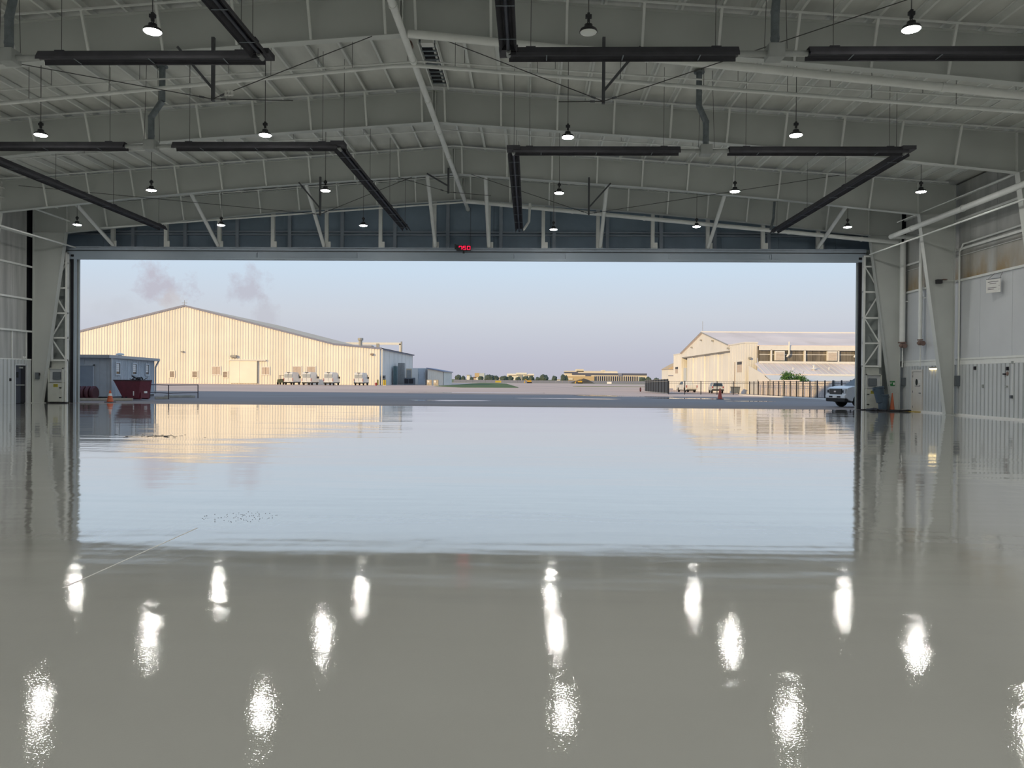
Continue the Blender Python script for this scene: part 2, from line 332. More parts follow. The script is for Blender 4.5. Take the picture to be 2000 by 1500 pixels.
# ---- side walls
def side_wall(sgn, name, label):
    w = thing(name, label, 'wall', (CX + sgn * 24.9, 20, 0), kind='structure')
    xo = CX + sgn * 24.95; xi = CX + sgn * 24.66
    MB().box(min(xo, xo + sgn * .2), max(xo, xo + sgn * .2), YB - .3, 46.0, -.25, ztop(24.9) + .3).build('outer_sheet', BLACK, w)
    yend = 43.35 if sgn > 0 else 42.9
    x0, x1 = min(xi, xi + sgn * .05), max(xi, xi + sgn * .05)
    # lower ribbed liner, 0.92 m panels with three ribs each, as far as the picture shows it
    y = 43.32; src = None
    door = (41.94, 42.9) if sgn < 0 else (41.25, 42.27)
    first = 0
    # one ribbed sheet panel
    def ribbed(ya, yb, za, zb):
        m = MB(); d = -sgn * .06
        n = max(1, round((yb - ya) / .305)); st = (yb - ya) / n
        for k in range(n):
            a = ya + k * st
            m.prism([(0, a), (d, a + .012), (d, a + st - .085), (0, a + st - .07), (0, a + st), (sgn * .015, a + st), (sgn * .015, a)], 'z', za, zb)
        return m
    def put(ya, yb, za, zb):
        m = ribbed(ya, yb, za, zb)
        for v in m.v: v.x += xi
        return m.build('liner_panel', LINERR, w)
    if sgn > 0:
        put(42.34, 43.32, 0, 2.45); MB().box(x0, x1, 43.32, 44.4, 0, 2.45).box(x0, x1, 43.35, 44.4, 2.75, 9.2).build('corner_sheet', LINER, w); put(41.18, 42.34, 2.26, 2.45)
        ys = [41.18 - .92 * k for k in range(20)]
    else:
        put(42.95, 43.32, 0, 2.45); put(41.88, 42.95, 2.22, 2.45)
        ys = [41.88 - .92 * k for k in range(8)]
    for a, b in zip(ys, ys[1:]): put(b, a, 0, 2.45)
    MB().box(x0, x1, YB, ys[-1], 0, 2.45).build('plain_liner', LINER, w)
    zt = ztop(24.6) + .1
    if sgn > 0:
        ye = 43.35
        for k in range(7):
            a = ye - 2.4 * (k + 1); MB().box(x0, x1, a + .012, a + 2.4, 2.75, 6.5).build('wall_sheet', LINER, w)
        MB().box(x0, x1, YB, ye - 16.8, 2.75, 6.5).build('plain_sheet', LINER, w)
        for k in range(8):
            a = ye - 2.1 * (k + 1); MB().box(x0 + .03, x1 + .03, a + .02, a + 2.1, 6.55, zt).build('insulation_panel', STAIN, w)
        MB().box(x0 + .03, x1 + .03, YB, ye - 16.8, 6.55, zt).build('plain_insulation', STAIN, w)
        girts = [(2.60, .32, .05), (2.70, .05, .08), (6.52, .10, .09), (8.02, .10, .10), (7.72, .03, .03), (9.45, .10, .1), (10.55, .1, .1)]
    else:
        for k in range(6):
            a = yend - 1.2 * (k + 1); MB().box(x0, x1, a + .015, a + 1.2, 2.5, zt).build('insulation_panel', STAINL, w)
        MB().box(x0, x1, YB, yend - 7.2, 2.5, zt).build('plain_insulation', STAINL, w)
        MB().box(x0 + .0, x1 + .05, yend - 1.27, yend - 1.2, 2.5, 4.05).box(x0, x1 + .05, yend - .05, yend, 2.5, 4.05).build('post_strip', STEEL2, w)
        girts = [(2.47, .08, .03), (4.07, .10, .1), (5.90, .10, .1), (7.75, .10, .1), (9.5, .1, .1)]
    for z, h, dd in girts:
        MB().box(min(xi, xi - sgn * dd), max(xi, xi - sgn * dd), YB, 43.3, z - h / 2, z + h / 2).build('girt', STEEL2, w)
    return w, xi
wl, XL = side_wall(-1, 'wall_left', 'streaked insulated wall on the left above white ribbed liner')
wr, XR = side_wall(1, 'wall_right', 'white lined wall on the right with stained insulation above')
tag(MB().box(XR - .13, XR, 26, 41.2, 0, .08).box(XR - .13, XR, 42.3, 43.3, 0, .08).build('baseboard_right', WHITE), 'white cove at the foot of the right wall', 'baseboard', kind='structure')
wb = MB().box(WL - .5, WR + .5, YB - .3, YB, -.25, 13.4).build('wall_back', LINER); tag(wb, 'white back wall of the hangar behind the camera', 'wall', kind='structure')

# ---- front end wall above and beside the door opening
OX0, OX1, OZ = -26.37, 18.50, 8.33
wf = thing('wall_front', 'dark insulated end wall above the open hangar door', 'wall', (CX, 45.5, 0), kind='structure')
X0 = CX - 25.0
n = 15; st = 50.0 / n
for k in range(n):
    a, b = X0 + st * k, X0 + st * (k + 1) - .015; a -= 0 if k else .1
    MB().prism([(a, 8.9), (b, 8.9), (b, zdeck(b - CX) + .05), (a, zdeck(a - CX) + .05)], 'y', 45.45, 45.6).build('insulation_panel', DARKWALL, wf)
MB().prism([(X0 - .2, 8.7), (X0 + 50.2, 8.7), (X0 + 50.2, zdeck(25) + .2), (CX, zdeck(0) + .2), (X0 - .2, zdeck(25) + .2)], 'y', 45.65, 45.9).build('outer_sheet', BLACK, wf)
for z in (10.03, 10.2):
    MB().box(X0, X0 + 50, 45.25, 45.45, z - .04, z + .04).build('girt', GREYSTEEL, wf)
for k in range(14):
    x = -24.33 + 3.125 * k + .65
    MB().box(x - .10, x + .10, 45.2, 45.42, 8.95, ztop(x - CX)).build('wind_post', GREYSTEEL, wf)
for sgn, xa, xb in ((-1, CX - 25.1, OX0 - .1), (1, OX1 + .1, CX + 25.1)):
    MB().box(xa, xb, 44.45, 44.6, 0, 9.1).build('side_sheet', GREENGREY, wf)
    MB().box(xa if sgn < 0 else xb - 1.4, xa + 1.0 if sgn < 0 else xb, 44.7, 45.9, 0, 9.1).build('outer_return', BLACK, wf)

# ---- lifting door: stacked leaves in the header, guides
dr = thing('door_1', 'wide lifting hangar door, its leaves stacked in the header', 'hangar door', (CX, 44.2, 8.3), kind='structure')
HX0, HX1 = -26.9, 18.9
MB().box(HX0, HX1, 43.95, 45.3, 8.98, 9.06).box(HX0, HX1, 43.95, 44.0, 8.86, 9.0).build('header_flange', GREYSTEEL, dr)
MB().box(HX0, HX1, 44.06, 44.3, 8.80, 8.98).build('header_web', EBOX, dr)
MB().box(HX0, HX1, 44.0, 44.06, 8.76, 8.80).build('header_lip', GREYSTEEL, dr)
bx = [HX0, -15.8, -10.0, -1.0, 1.95, 7.9, 13.6, HX1]
for k, (a, b) in enumerate(zip(bx, bx[1:])):
    j = .05 * (k % 2)
    MB().box(a + .01, b - .01, 44.0 + j, 44.2 + j, 8.46, 8.76).box(a + .01, b - .01, 43.98 + j, 44.0 + j, 8.46, 8.485).build('leaf_panel', GREYLEAF, dr)
    MB().box(b - .09, b - .01, 43.95 + j, 44.0 + j, 8.48, 8.70).build('leaf_bracket', GREYSTEEL, dr)
MB().box(HX0, HX1, 43.97, 44.2, 8.33, 8.46).build('bottom_bar', GREYLEAF, dr)
MB().box(HX0, HX1, 44.5, 45.9, 8.75, 8.9).build('outer_leaves', GREYLEAF, dr)
for k in range(14):
    x = -24.33 + 3.125 * k
    MB().box(x - .1, x + .1, 44.15, 44.35, 9.06, ztop(x - CX)).build('hanger_post', STEEL2, dr)
    MB().box(x - .02, x + .26, 44.1, 44.14, 9.06, 9.42).build('gusset_plate', STEEL2, dr)
for x, z in [(-24.24, 10.68), (-18.1, 11.3), (-11.95, 11.8), (-5.51, 12.21), (-2.45, 12.22), (3.92, 11.69), (10.05, 11.22), (16.23, 10.52)]:
    sl = (z - 9.15) / (44.1 - 40.5); t = (ztop(x - CX) - .06 - 9.15) / sl
    MB().tube((x, 44.1, 9.15), (x, max(44.1 - t, 38.2), 9.15 + sl * min(t, 5.9)), .105, 10).build('raking_strut', STEEL2, dr, smooth=True)
for sgn, xj in ((-1, OX0), (1, OX1)):
    if sgn < 0: MB().box(min(xj, xj + sgn * .13), max(xj, xj + sgn * .13), 44.0, 44.08, 0, 8.5).build('jamb_strip', GREYLEAF, dr)
    MB().box(min(xj + min(sgn, 0) * .13, xj + sgn * .30), max(xj + min(sgn, 0) * .13, xj + sgn * .30), 43.98, 44.08, 0, 8.6).build('black_seal', BLACK, dr)

def guide(sgn, label):
    xa = OX0 - .30 if sgn < 0 else OX1 + .13
    g = thing('door_guide_tower', label, 'guide tower', (xa + sgn * .4, 43.8, 0))
    xb = xa + sgn * .98
    for x in (xa + sgn * .06, xb):
        MB().box(x - .06, x + .06, 43.66, 43.86, 0 if abs(x - xa) < .2 else 2.4, 8.66).build('post', STEEL2, g)
    zs = [2.46, 3.75, 5.17, 6.62, 8.05, 8.62]
    for z in zs: MB().box(min(xa, xb), max(xa, xb), 43.68, 43.78, z - .045, z + .045).build('rung', STEEL2, g)
    for i in range(4):
        p, q = (xb, zs[i + 1]), (xa + sgn * .1, zs[i])
        if i % 2: p, q = (xb, zs[i]), (xa + sgn * .1, zs[i + 1])
        MB().bar((p[0], 43.75, p[1]), (q[0], 43.75, q[1]), .06).build('diagonal', STEEL2, g)
    # closed skirt at the bottom
    MB().box(min(xa, xb) + .0, max(xa, xb), 43.80, 43.86, .05, 2.42).build('skirt_sheet', CABW, g)
    MB().box(min(xa, xb), max(xa, xb), 43.6, 43.86, 0.0, .05).build('black_foot', BLACK, g)
    return g, xa
for sgn, lab, side in ((-1, 'white trussed door guide tower beside the left door jamb', 'left'), (1, 'white trussed door guide tower beside the right door jamb', 'right')):
    g, xa = guide(sgn, lab)
    a, b = (xa + sgn * .15, xa + sgn * 1.02); x0, x1 = min(a, b), max(a, b)
    c = thing('control_cabinet', 'pale grey door control cabinet with yellow label beside the %s jamb' % side, 'cabinet', ((x0 + x1) / 2, 43.6, .05), group='door control cabinets')
    MB().box(x0, x1, 43.5, 43.78, .06, 1.17).build('body', CABW, c, bevel=.008)
    MB().box(x0 + .03, x1 - .12, 43.475, 43.5, .10, 1.13).build('door', CABW, c, bevel=.004)
    MB().box(x0, x1, 43.62, 43.79, 1.20, 2.02).build('back_board', LINER, c)
    MB().box(x0, x0 + .06, 43.52, 43.62, 1.18, 2.02).box(x1 - .06, x1, 43.52, 43.62, 1.18, 2.02).box(x0, x1, 43.52, 43.62, 1.96, 2.02).build('surround', CABW, c)
    xm = (x0 + x1) / 2 + .06 * -sgn
    MB().box(xm - .22, xm + .22, 43.50, 43.62, 1.34, 1.78).build('switch_box', EBOX, c, bevel=.02)
    l = MB().box(xm - .14, xm + .12, 43.465, 43.477, .92, 1.09).build('warning_label', YEL, c)
    MB().box(xm - .11, xm + .09, 43.46, 43.466, 1.03, 1.05).box(xm - .11, xm + .06, 43.46, 43.466, .97, .985).build('print_line', INK, l)
    hx = x1 - .1 if sgn < 0 else x0 + .1
    for z in (.32, .88): MB().box(hx - .07, hx + .05, 43.44, 43.48, z - .025, z + .025).build('latch', BLACK, c)

# ------------------------------------------------------------------ lamps
RODLEN = 0
def lamp(lit=True):
    t = thing('high_bay_lamp', '', 'lamp')
    MB().tube((0, 0, .36), (0, 0, 1.9), .012, 6).build('cord', ROD, t, local=True)
    MB().box(-.07, .07, -.035, .035, .30, .38).box(-.03, .03, -.03, .03, .22, .42).build('hook_block', LAMPH, t, local=True)
    MB().tube((-.06, 0, .12), (0, 0, .25), .010, 6).tube((.06, 0, .12), (0, 0, .25), .010, 6).build('bracket', LAMPH, t, local=True)
    MB().lathe([(.05, .17), (.09, .16), (.10, .09), (.185, .05), (.205, .0), (.205, -.015), (.185, -.015)], (0, 0, 0), 20).build('housing', LAMPH, t, True, local=True)
    MB().lathe([(.19, -.018), (.18, -.03), (.12, -.045), (.02, -.05)], (0, 0, 0), 20).build('lens', LENS_ON if lit else LENS_OFF, t, True, local=True)
    return t
lamp_on, lamp_off = lamp(True), lamp(False)
COLS = [-23.65, -16.08, -8.68, 1.15, 8.42, 16.05]
ORD = ['leftmost', 'second from the left', 'third from the left', 'fourth from the left', 'fifth from the left', 'rightmost']
ROWS = [(39.55, 'the row nearest the open door'), (32.2, 'the second row back from the door'), (24.85, 'the third row back from the door'), (17.4, 'the row nearest the camera'), (9.75, ''), (2.2, '')]
used = False
for ri, (Y, rn) in enumerate(ROWS):
    for ci, X in enumerate(COLS):
        off = (ri == 3 and ci == 3)
        if off: t = lamp_off; X = 1.25; Y2 = 17.5
        else:
            t = lamp_on if not used else copy_tree(lamp_on); used = True; Y2 = Y + {1: .34, 0: .87, 2: .2, 3: .2}.get(ri, 0) * (ci == 3)
        z = 9.45
        t.location = (X, Y2, z)
        for ch in t.children:                        # the cord reaches the purlins above
            if ch.name.startswith('cord'): ch.scale = (1, 1, 1)
        if off: lab = 'unlit black high-bay lamp with pale lens, above the dark heater'
        elif not rn or (ri == 3 and ci in (0, 1, 5)): lab = 'high-bay lamp hung beyond the edge of the picture'
        elif ri == 2 and ci in (0, 5): lab = 'high-bay lamp hung beyond the edge of the picture'
        elif ri == 1 and ci == 0: lab = 'high-bay lamp hung beyond the edge of the picture'
        else:
            vis = {0: [0, 1, 2, 3, 4, 5], 1: [1, 2, 3, 4, 5], 2: [1, 2, 3, 4], 3: [2, 3, 4]}[ri]
            names = {6: ORD, 5: ['leftmost', 'second from the left', 'middle one', 'second from the right', 'rightmost'], 4: ['leftmost', 'second from the left', 'third from the left', 'rightmost'], 3: ['left one', 'middle one', 'right one']}[len(vis)]
            lab = 'lit high-bay lamp, %s of %s' % (names[vis.index(ci)], rn)
        tag(t, lab, 'lamp', 'high-bay lamps out of view' if 'beyond' in lab else 'high-bay lamps under the roof')
# cord length per lamp: stretch the cord child so that it ends at the deck
for o in list(COL.objects):
    if o.name.startswith('cord') and o.parent and o.parent.name.startswith('high_bay_lamp'):
        L_ = zdeck(o.parent.location.x - CX) - o.parent.location.z + .02
        k = (L_ - .36) / (1.9 - .36); o.scale = (1, 1, k); o.location = (0, 0, .36 - .36 * k)

# ------------------------------------------------------------------ radiant tube heaters
HZ = 9.62
def hood_run(p, q, par):
    """one hood (inverted trough) with its tube, from p to q on the level, as three parts"""
    p = Vector(p); q = Vector(q); d = (q - p).normalized(); a = Vector((-d.y, d.x, 0)); L_ = (q - p).length
    prof = [(-.21, -.13), (-.205, -.06), (-.10, .11), (.10, .11), (.205, -.06), (.21, -.13)]
    ins = [(-.20, -.13), (-.195, -.06), (-.095, .10), (.095, .10), (.195, -.06), (.20, -.13)]
    def shell(pr_o, pr_i):
        m = MB(); vs = []
        for e in (p, q):
            vs += [e + a * u + Vector((0, 0, w)) for u, w in pr_o] + [e + a * u + Vector((0, 0, w)) for u, w in pr_i]
        n = len(pr_o); fs = []
        for i in range(n - 1):
            fs.append((i, i + 1, 2 * n + i + 1, 2 * n + i)); fs.append((n + i, 3 * n + i, 3 * n + i + 1, n + i + 1))
        fs += [(0, 2 * n, 3 * n, n), (n - 1, 2 * n - 1, 4 * n - 1, 3 * n - 1)]
        fs += [(i, n + i, n + i + 1, i + 1) for i in range(n - 1)] + [(2 * n + i, 2 * n + i + 1, 3 * n + i + 1, 3 * n + i) for i in range(n - 1)]
        m.add(vs, fs); return m
    h = shell(prof, ins).build('hood', HOOD, par)
    inner = [(u * .97, w - .004) for u, w in ins]
    MB().tube(p - d * .05 - Vector((0, 0, .02)), q + d * .05 - Vector((0, 0, .02)), .052, 10).build('radiant_tube', TUBE, par, True)
    nb = max(2, int(L_ / 1.6))
    for k in range(nb):
        c = p + d * (L_ * (k + .5) / nb)
        MB().bar(c - a * .205 - Vector((0, 0, .10)), c + a * .205 - Vector((0, 0, .10)), .025, .012).build('tube_strap', GALV, h)
    for k in range(max(2, int(L_ / 3.2))):
        nn = max(2, int(L_ / 3.2)); c = p + d * (L_ * (k + .12) / (nn - .76))
        MB().bar(c - d * .12 + Vector((0, 0, .115)), c + d * .12 + Vector((0, 0, .115)), .23, .03).build('joint_cover', HOOD, h)
        MB().tube(c + Vector((0, 0, .11)), (c.x, c.y, zdeck(c.x - CX)), .009, 5).build('hanger_rod', ROD, par)
def heater(label, Yc, xl, xm, xr, yend, jog):
    t = thing('tube_heater', label, 'radiant heater', (xm, Yc, HZ), group='suspended radiant tube heaters')
    hood_run((xl, Yc, HZ), (xm - .90, Yc, HZ), t); hood_run((xm + .80, Yc, HZ), (xr, Yc, HZ), t)
    sd = 1 if yend > Yc else -1
    for x in (xl, xr):
        hood_run((x, Yc + sd * .22, HZ), (x, yend, HZ), t)
        e = MB().box(x - .23, x + .23, Yc - .23, Yc + .23, HZ - .02, HZ + .115); e.build('corner_hood', HOOD, t)
        MB().tube((x, Yc, HZ - .06), (x, Yc + sd * .3, HZ - .06), .06, 8).build('elbow', GALVB, t)
    MB().box(xm - .2, xm + .2, Yc - .2, Yc + .2, HZ - .17, HZ + .17).build('burner_box', GALVB, t, bevel=.01)
    MB().tube((xm - .9, Yc, HZ - .02), (xm + .8, Yc, HZ - .02), .07, 10).build('connecting_pipe', GALVB, t, True)
    zt = zdeck(xm - CX)
    x2 = xm + jog
    d = MB().path([(xm, Yc, HZ + .17), (xm, Yc, HZ + 1.0), (x2, Yc, HZ + 1.55), (x2, Yc, zt)], .105, 12)
    for z in (HZ + .35, HZ + 1.0): d.tube((xm, Yc, z - .03), (xm, Yc, z + .03), .115, 12)
    d.tube((x2, Yc, zt - .1), (x2, Yc, zt - .06), .19, 12); d.build('flue_duct', GALV, t, True)
    for s in (-.25, .3): MB().tube((xm + s, Yc, HZ + .1), (xm + s * .7, Yc, zt), .009, 5).build('hanger_rod', ROD, t)
    return t
heater('dark radiant tube heater at upper left, arms running towards the camera', 19.2, -19.7, -13.25, -6.78, 6.0, .12)
heater('dark radiant tube heater at upper right, arms running towards the camera', 19.05, -.60, 5.92, 13.1, 6.0, .05)
heater('dark radiant tube heater on the left, arms running to the door', 26.6, -19.95, -13.3, -6.72, 41.3, .38)
h4 = heater('dark radiant tube heater on the right, arms running to the door', 27.1, -.66, 6.06, 13.0, 41.7, -.25)
MB().path([(-.45, 42.0, 9.7), (-.15, 42.2, 10.2), (-.1, 42.2, 11.2)], .07, 8).build('end_flue', STEEL2, h4, True)
MB().path([(12.9, 41.9, 9.75), (13.1, 42.1, 10.4), (13.15, 42.1, 11.3)], .07, 8).build('end_flue', GALV, h4, True)

# ------------------------------------------------------------------ pipes under the roof
def pipe(label, pts, r, hang=None, cap=True, coup=3.5, m=STEEL2, cat='pipe', name='sprinkler_pipe', group='sprinkler pipes'):
    t = thing(name, label, cat, pts[0], group=group)
    b = MB().path(pts, r, 12)
    b.build('run', m, t, True)
    for p, q in zip(pts, pts[1:]):
        p = Vector(p); q = Vector(q); L_ = (q - p).length; d = (q - p).normalized()
        k = coup / 2
        while k < L_:
            c = p + d * k; MB().tube(c - d * .05, c + d * .05, r * 1.18, 12).build('coupling', m, t, True); k += coup
            if hang:
                MB().tube(c + Vector((0, 0, r)), (c.x, c.y, zdeck(c.x - CX) - .02), .009, 5).build('hanger_rod', ROD, t)
    return t
rm = pipe('thick white sprinkler main running along the ridge', [(-3.74, 15.2, 11.50), (-3.74, 45.2, 11.50)], .105)
MB().tube((-3.74, 23.1, 11.62), (-3.74, 23.3, 11.62), .12, 12).build('red_flange', CAST, rm)
pipe('thick white pipe sloping right below the nearest portal frame', [(-3.6, 22.15, 11.5), (-3.0, 22.15, 11.45), (19.6, 22.15, 9.12)], .115, coup=4.2)
pipe('white sprinkler branch crossing under the ridge main, right of it', [(-3.74, 24.2, 11.42), (19.5, 24.2, 9.62)], .06, hang=True, coup=2.6)
pipe('white sprinkler branch crossing under the ridge main, left of it', [(-3.74, 24.2, 11.42), (-4.4, 24.2, 11.40), (-26.5, 24.2, 9.35)], .06, hang=True, coup=2.6)
for Y, w in ((26.3, 'between the two nearer portal frames'), (33.55, 'between the two farther portal frames')):
    pipe('thin white sprinkler line close under the roof, %s' % w, [(CX - 23.6, Y, 10.85), (CX, Y, 12.42), (CX + 23.6, Y, 10.85)], .028, hang=True, coup=3.1)
pipe('white sprinkler pipe sloping right below the portal frame at the door', [(-3.7, 43.0, 11.50), (20.2, 43.0, 9.28)], .115, coup=4.0)
pipe('white sprinkler pipe sloping left below the portal frame at the door', [(-3.7, 43.05, 11.47), (-24.4, 43.05, 9.95)], .05, coup=4.0)
pipe('thick white pipe high along the right wall', [(18.9, 41.0, 9.22), (18.9, 12.0, 9.22)], .13, coup=4.5)
pipe('thin white pipe below the thick one along the right wall', [(18.6, 42.8, 8.58), (18.6, 12.0, 8.45)], .04)
pipe('thin white pipe above the thick one along the right wall', [(18.9, 40.3, 9.84), (18.9, 12.0, 9.6)], .028)
pipe('white link pipe from the right wall column to the thick pipe', [(20.3, 41.0, 9.22), (18.9, 41.0, 9.22)], .1)
for i, (z0, z1, r, y1, w) in enumerate([(11.05, 10.9, .028, 42.3, 'upper'), (10.55, 10.4, .045, 44.0, 'middle'), (9.05, 9.0, .045, 44.0, 'lower')]):
    pipe('%s of the thin white pipes along the left wall' % w, [(-26.4, 20.0, z0), (-26.4, y1, z1)], r)
for (x, y, r, z0, z1, lab) in [(20.62 - .12, 43.0, .15, 3.75, 9.3, 'thick white riser pipe beside the door column on the right wall'), (20.5, 41.05, .10, 3.8, 9.3, 'white riser pipe in front of the white door')]:
    t = thing('riser_pipe', lab, 'pipe', (x, y, z0))
    MB().tube((x, y, z0), (x, y, z1), r, 14).build('run', STEEL2, t, True)
    MB().tube((x, y, z0 - .02), (x, y, z0 + .04), r * 1.45, 14).build('flange', CAST, t)
    MB().lathe([(.05, -.18), (.12, -.10), (.12, .10), (.05, .18)], (x - .02, y - .1, z0 - .16), 12, 'x').tube((x, y - .3, z0 - .18), (x, y - .33, z0 - .18), .13, 12).build('valve', CAST, t, True)
    MB().tube((x + .02, y, z0 - .2), (x + .02, y, 2.4), .035, 8).build('drain', STEEL2, t, True); MB().box(x, XR + .01, y - .03, y + .03, 6.0, 6.06).build('wall_bracket', STEEL2, t)
# roof openings beside the ridge
rv = thing('ridge_vent', 'dark louvred vent opening in the roof beside the ridge', 'roof vent', (-3.54, 28.4, 12.8))
MB().box(-3.86, -3.82, 25.6, 29.6, 12.72, 12.98).box(-3.26, -3.22, 25.6, 29.6, 12.70, 12.95).build('curb', STEEL2, rv)
MB().box(-3.82, -3.26, 25.6, 29.6, 12.93, 12.96).build('dark_opening', BLACK, rv)
for k in range(11): MB().bar((-3.82, 25.8 + .36 * k, 12.86), (-3.26, 25.8 + .36 * k, 12.86), .10, .02).build('louvre_blade', GALV, rv)
MB().box(-3.6, -3.2, 24.6, 24.9, 12.3, 12.6).build('vent_motor', WHITE, rv)

# ------------------------------------------------------------------ cable stay brackets below the frames
def bracket(label, Y, x, zb, side, ends):
    t = thing('stay_bracket', label, 'bracket', (x, Y, zb), group='dark stay brackets under the portal frames')
    zt = zbot(x - CX)
    MB().box(x - .045, x + .045, Y - .29, Y - .20, zb, zt + .25).build('drop_post', DSTEEL, t)
    xs = x + side * 1.06
    MB().bar((x, Y - .245, zb + .36), (xs, Y - .245, zbot(xs - CX) + .05), .07).build('strut', DSTEEL, t)
    for e in ends:
        MB().tube((x, Y - .3, zb + .05), e, .014, 5).build('cable', CABLE, t)
        d = (Vector(e) - Vector((x, Y - .3, zb + .05))).normalized(); p = Vector((x, Y - .3, zb + .05)) + d * .25
        MB().tube(p, p + d * .14, .03, 6).build('turnbuckle', DSTEEL, t)
    return t
Y1, Y3 = FR[2], FR[4]
b1 = bracket('dark stay bracket with white insulators under the nearest frame', Y1, -9.38, 9.66, -1, [(-17.0, Y1 - .25, 11.1), (-4.7, Y1 - .25, 11.55), (-7.0, Y1 - .3, 9.66)])
for k in range(3): MB().lathe([(.02, -.09), (.05, -.06), (.035, 0), (.05, .06), (.02, .09)], (-8.98 + .09 * k, Y1 - .3, 9.88), 8).build('insulator', WHITE, b1)
bracket('dark stay bracket under the nearest frame, right of the ridge', Y1, 2.05, 9.58, 1, [(-2.75, Y1 - .25, 11.5), (10.5, Y1 - 2.0, 11.9), (.75, Y1 - .3, 9.62)])
bracket('dark stay bracket under the third frame, left of the ridge', Y3, -10.42, 9.55, -1, [(-25.5, Y3 - .25, 11.0), (-5.9, Y3 - .25, 11.45)])
bracket('dark stay bracket under the third frame, right of the ridge', Y3, 2.78, 9.62, 1, [(-3.0, Y3 - .25, 11.6), (15.0, Y3 - .25, 11.6)])
bracket('dark stay bracket hanging at the ridge under the third frame', Y3, -4.1, 10.66, -1, [(-6.4, Y3 - 1.2, 11.2), (-2.0, Y3 - .25, 10.55)])

# ------------------------------------------------------------------ clock over the door
ck = thing('digital_clock', 'black digital clock with red figures reading 7:50 on the header', 'clock', (-3.85, 43.7, 8.9))
MB().box(-4.26, -3.44, 43.62, 43.74, 8.84, 9.16).build('case', LAMPH, ck, bevel=.01)
MB().box(-4.36, -4.28, 43.6, 43.75, 8.92, 9.2).build('side_bracket', LAMPH, ck)
MB().box(-3.9, -3.8, 43.65, 43.75, 8.7, 8.84).build('stand', LAMPH, ck)
MB().tube((-3.48, 43.75, 9.15), (-3.48, 43.9, 11.35), .012, 5).build('cord', CABLE, ck)
SEG = {'7': 'abc', '5': 'afgcd', '0': 'abcdef'}
def digit(x, ch):
    m = MB(); w, h, t = .075, .095, .026; z = 9.0; y0, y1 = 43.605, 43.62
    S = {'a': (x - w, x + w, z + h - t / 2, z + h + t / 2), 'g': (x - w, x + w, z - t / 2, z + t / 2), 'd': (x - w, x + w, z - h - t / 2, z - h + t / 2),
         'f': (x - w - t / 2, x - w + t / 2, z, z + h), 'b': (x + w - t / 2, x + w + t / 2, z, z + h), 'e': (x - w - t / 2, x - w + t / 2, z - h, z), 'c': (x + w - t / 2, x + w + t / 2, z - h, z)}
    for s in SEG[ch]: a = S[s]; m.box(a[0], a[1], y0, y1, a[2], a[3])
    if ch == '7': m.box(x - w - t / 2, x - w + t / 2, y0, y1, z + .02, z + h)
    return m
digit(-4.03, '7').build('figure', REDLED, ck); digit(-3.79, '5').build('figure', REDLED, ck); digit(-3.56, '0').build('figure', REDLED, ck)
MB().box(-3.925, -3.90, 43.605, 43.62, 9.03, 9.055).box(-3.925, -3.90, 43.605, 43.62, 8.945, 8.97).build('colon', REDLED, ck)

# ------------------------------------------------------------------ doors in the side walls and what hangs on the walls
d2 = thing('door_2', 'white steel door with small oval window in the right wall', 'door', (XR, 41.76, 0), kind='structure')
MB().box(XR - .06, XR + .02, 41.30, 42.22, .02, 2.14).build('door_leaf', DOORW, d2, bevel=.004)
MB().box(XR - .09, XR + .02, 41.19, 41.29, 0, 2.26).box(XR - .09, XR + .02, 42.23, 42.33, 0, 2.26).box(XR - .09, XR + .02, 41.29, 42.23, 2.15, 2.26).build('door_frame', DOORW, d2)
MB().lathe([(.115, -.012), (.115, .0)], (XR - .062, 41.8, 1.58), 18, 'x').build('oval_window', GLASSD, d2)
for v in d2.children[-1].data.vertices: v.co.z = 1.58 + (v.co.z - 1.58) * 1.5
MB().box(XR - .064, XR - .06, 41.42, 41.62, 1.55, 1.70).build('notice', WHITE, d2); MB().box(XR - .064, XR - .06, 41.45, 42.0, 1.36, 1.385).box(XR - .064, XR - .06, 41.42, 41.5, 1.38, 1.42).build('notice_print', INK, d2)
MB().box(XR - .11, XR - .06, 41.36, 41.50, .98, 1.02).build('door_handle', EBOX, d2)
for z in (.25, 1.07, 1.9): MB().box(XR - .075, XR - .05, 42.2, 42.25, z - .06, z + .06).build('hinge', EBOX, d2)
MB().box(XR - .45, XR - .02, 41.2, 42.3, 0, .02).build('threshold', YPAINT, d2)
d3 = thing('door_3', 'dark steel door with push bar in the left wall', 'door', (XL, 42.42, 0), kind='structure')
MB().box(XL - .10, XL - .04, 42.0, 42.86, .02, 2.12).build('door_leaf', DOORD, d3, bevel=.004)
MB().box(XL - .1, XL + .03, 41.9, 41.98, 0, 2.2).box(XL - .1, XL + .03, 42.88, 42.96, 0, 2.2).box(XL - .1, XL + .03, 41.98, 42.88, 2.13, 2.22).build('door_frame', LINER, d3)
MB().box(XL - .045, XL - .035, 42.06, 42.30, 1.45, 1.75).build('door_window', GLASSD, d3)
MB().box(XL - .05, XL + .03, 42.04, 42.72, 1.0, 1.06).build('push_bar', GALVB, d3)
MB().box(XL - .05, XL + .02, 42.3, 42.6, 1.96, 2.04).build('door_closer', GALVB, d3)
MB().box(XL - .10, XL - .02, 42.5, 42.85, .02, 2.12).build('side_leaf', BLACK, d3)

